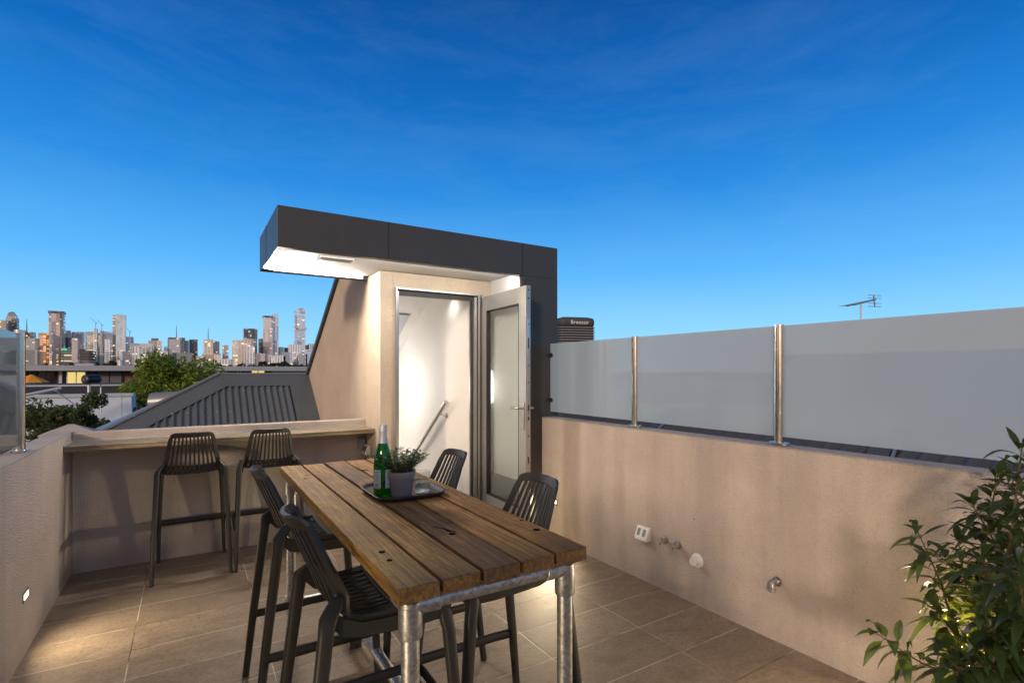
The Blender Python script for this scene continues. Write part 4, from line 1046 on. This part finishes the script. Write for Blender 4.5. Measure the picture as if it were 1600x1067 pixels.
tower(232, 252, 532, 'tower_warm', 'warm lit block rising behind the wide brown grey block', 20, 'plant')
tower(256, 262, 541, 'tower_blue', 'small blue glass sliver left of the dark block with mast', 0)
tower(262, 289, 527, 'tower_dark', 'dark block with roof mast above the big green tree', -10, 'spire')
tower(289, 295, 532, 'tower_white', 'narrow white tower right of the dark block with mast', 10)
tower(295.5, 309, 530, 'tower_dark', 'dark twin windowed tower above the right side of the green tree', 20)
tower(318, 333, 530, 'tower_warm', 'warm lit stepped tower right of the green tree, left of its pair', 0, 'spire', parts=[(316, 345, 552, 572, 'tower_warm', 'podium', 8)])
tower(333.5, 343, 533, 'tower_white', 'whitish tower joined to the right of the warm stepped tower', 14)
tower(348, 357, 539, 'tower_grey', 'isolated slim grey tower in the gap of the skyline', 10, parts=[(346, 359, 560, 572, 'tower_warm', 'podium', 6)])
tower(364, 392, 531, 'tower_warm', 'broad warm lit block in front of the dark topped tower', -40)
tower(381, 402, 514, 'tower_grey', 'dark topped tower behind the broad warm lit block', 20, parts=[(380.8, 402.2, 513, 529, 'tower_dark', 'upper_block', 2)])
tower(405, 412, 529, 'tower_dark', 'thin dark tower just left of the two tone tall tower', 30)
tower(412, 426, 496, 'tower_pink', 'pinkish left half of the two tone tall tower', 0, 'rim')
tower(426, 435, 490, 'tower_blue', 'silver right half of the two tone tall tower', 6)
tower(434, 443, 542, 'tower_grey', 'low grey block right of the two tone tower', 10)
tower(445, 453, 543, 'tower_dark', 'low dark block between the two tone and ringed towers', 20)
tower(453, 472, 538, 'tower_white', 'pale block in front of the ringed tower', -60, parts=[(459, 466, 552, 574, 'tower_white', 'annex', 8)])
tower(461.5, 477, 492, 'tower_blue', 'slender tall tower with flared crown and ring halfway up', 0, parts=[(460, 478.5, 485, 491, 'tower_white', 'crown', 3), (465, 474, 481, 485, 'tower_grey', 'crown_top', 1), (459, 479.5, 511, 515, 'tower_warm', 'ring', 4)])
tower(473, 482, 539, 'tower_dark', 'dark low tower right below the ringed tower', 30)
tower(483, 494, 537, 'tower_white', 'whitish low tower beside the pavilion roof edge', 10)
tower(497, 520, 540, 'tower_grey', 'grey low tower hidden beyond the pavilion wall', 10)
for (a_, b_, y_, m_, l_) in (
    (112, 121, 528, 'tower_pink', 'pinkish low block between the dark tower and the white and glass tower'),
    (163, 172, 530, 'tower_white', 'pale low block in front of the bluish glass tower'),
    (187, 203, 549, 'tower_grey', 'low grey block at the foot of the pale blue tall tower'),
    (218, 231, 544, 'tower_white', 'pale lit block in the middle of the wide brown grey block'),
    (244, 262, 548, 'tower_white', 'low pale block behind the top left of the green tree'),
    (276, 300, 551, 'tower_grey', 'low grey block at the foot of the dark block with mast'),
    (306, 320, 556, 'tower_pink', 'low pinkish block left of the warm stepped tower'),
    (340, 366, 561, 'tower_white', 'long low white block under the gap of the skyline'),
    (386, 398, 540, 'tower_white', 'pale block joined in front of the dark topped tower'),
    (400, 414, 552, 'tower_pink', 'low pinkish block left below the two tone tower'),
    (424, 446, 556, 'tower_white', 'low white block right below the two tone tower'),
    (443, 457, 550, 'tower_blue', 'low bluish block left below the ringed tower'),
    (468, 480, 553, 'tower_grey', 'low grey block right in front of the ringed tower'),
    (478, 490, 546, 'tower_blue', 'low bluish block close to the pavilion roof edge')):
    tower(a_, b_, y_, m_, l_, -120)
tower(-60, -20, 510, 'tower_grey', 'grey tower beyond the left edge of the view', 10)

# ------------------------------------------------------------------ light and sky
SUN_AZ, SUN_EL = R(-132), R(15)               # azimuth from +Y, clockwise
sd = Vector((math.sin(SUN_AZ) * math.cos(SUN_EL), math.cos(SUN_AZ) * math.cos(SUN_EL), math.sin(SUN_EL)))
sun = lamp('sun', 'SUN', (0, 0, 20), 2.0, (1, .76, .58), None, angle=R(7))
sun.rotation_euler = sd.to_track_quat('Z', 'Y').to_euler()

wd = bpy.data.worlds.new('World'); bpy.context.scene.world = wd; wd.use_nodes = True
nt = wd.node_tree; nt.nodes.clear()
class WN(NT):
    def __init__(s): s.t = nt; s.out = nt.nodes.new('ShaderNodeOutputWorld')
W = WN()
tc = W.n('TexCoord').outputs['Generated']
sp = W.n('SeparateXYZ', {0: tc})
sky = W.n('TexSky', sky_type='NISHITA', sun_disc=False, sun_elevation=SUN_EL, sun_rotation=SUN_AZ, air_density=1.0, dust_density=.4, ozone_density=3.0)
blue = W.ramp(W.math('MAXIMUM', sp.outputs[2], 0.0), [(0, (.36, .72, .98)), (.08, (.25, .63, .97)), (.18, (.10, .45, .93)), (.32, (.018, .245, .72)), (.46, (.002, .135, .50)), (.60, (.001, .070, .30)), (.70, (.06, .09, .22)), (.82, (.20, .19, .22)), (1.0, (.26, .23, .22))])  # stops near the zenith paler than a dusk sky, added as neutral fill
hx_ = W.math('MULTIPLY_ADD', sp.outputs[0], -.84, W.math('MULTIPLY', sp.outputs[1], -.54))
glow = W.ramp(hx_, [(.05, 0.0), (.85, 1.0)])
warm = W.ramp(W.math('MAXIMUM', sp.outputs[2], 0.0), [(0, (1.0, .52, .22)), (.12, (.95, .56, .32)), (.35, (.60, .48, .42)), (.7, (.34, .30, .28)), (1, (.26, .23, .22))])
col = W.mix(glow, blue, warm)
mp = W.n('Mapping', {'Vector': tc, 'Scale': (1.4, 1.4, 6.0), 'Rotation': (.25, .2, .5)}).outputs[0]
cl = W.ramp(W.noise(mp, 2.6, 9, .66, .35), [(.44, 0.0), (.80, 1.0)])
col = W.mix(W.math('MULTIPLY', cl, .065), col, (.42, .68, .98))
nsk = W.n('VectorMath', {0: sky.outputs[0], 1: (.08, .08, .08)}, operation='MULTIPLY').outputs[0]
col = W.mix(.06, col, nsk)
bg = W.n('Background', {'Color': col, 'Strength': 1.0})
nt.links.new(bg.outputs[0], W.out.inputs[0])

sc = bpy.context.scene
sc.view_settings.view_transform = 'Standard'; sc.view_settings.look = 'None'
sc.view_settings.exposure = .15; sc.view_settings.gamma = 1
sc.cycles.max_bounces = 8; sc.cycles.diffuse_bounces = 4; sc.cycles.transparent_max_bounces = 12
sc.cycles.sample_clamp_indirect = 6; sc.cycles.caustics_reflective = False; sc.cycles.caustics_refractive = False
sc.cycles.use_denoising = True
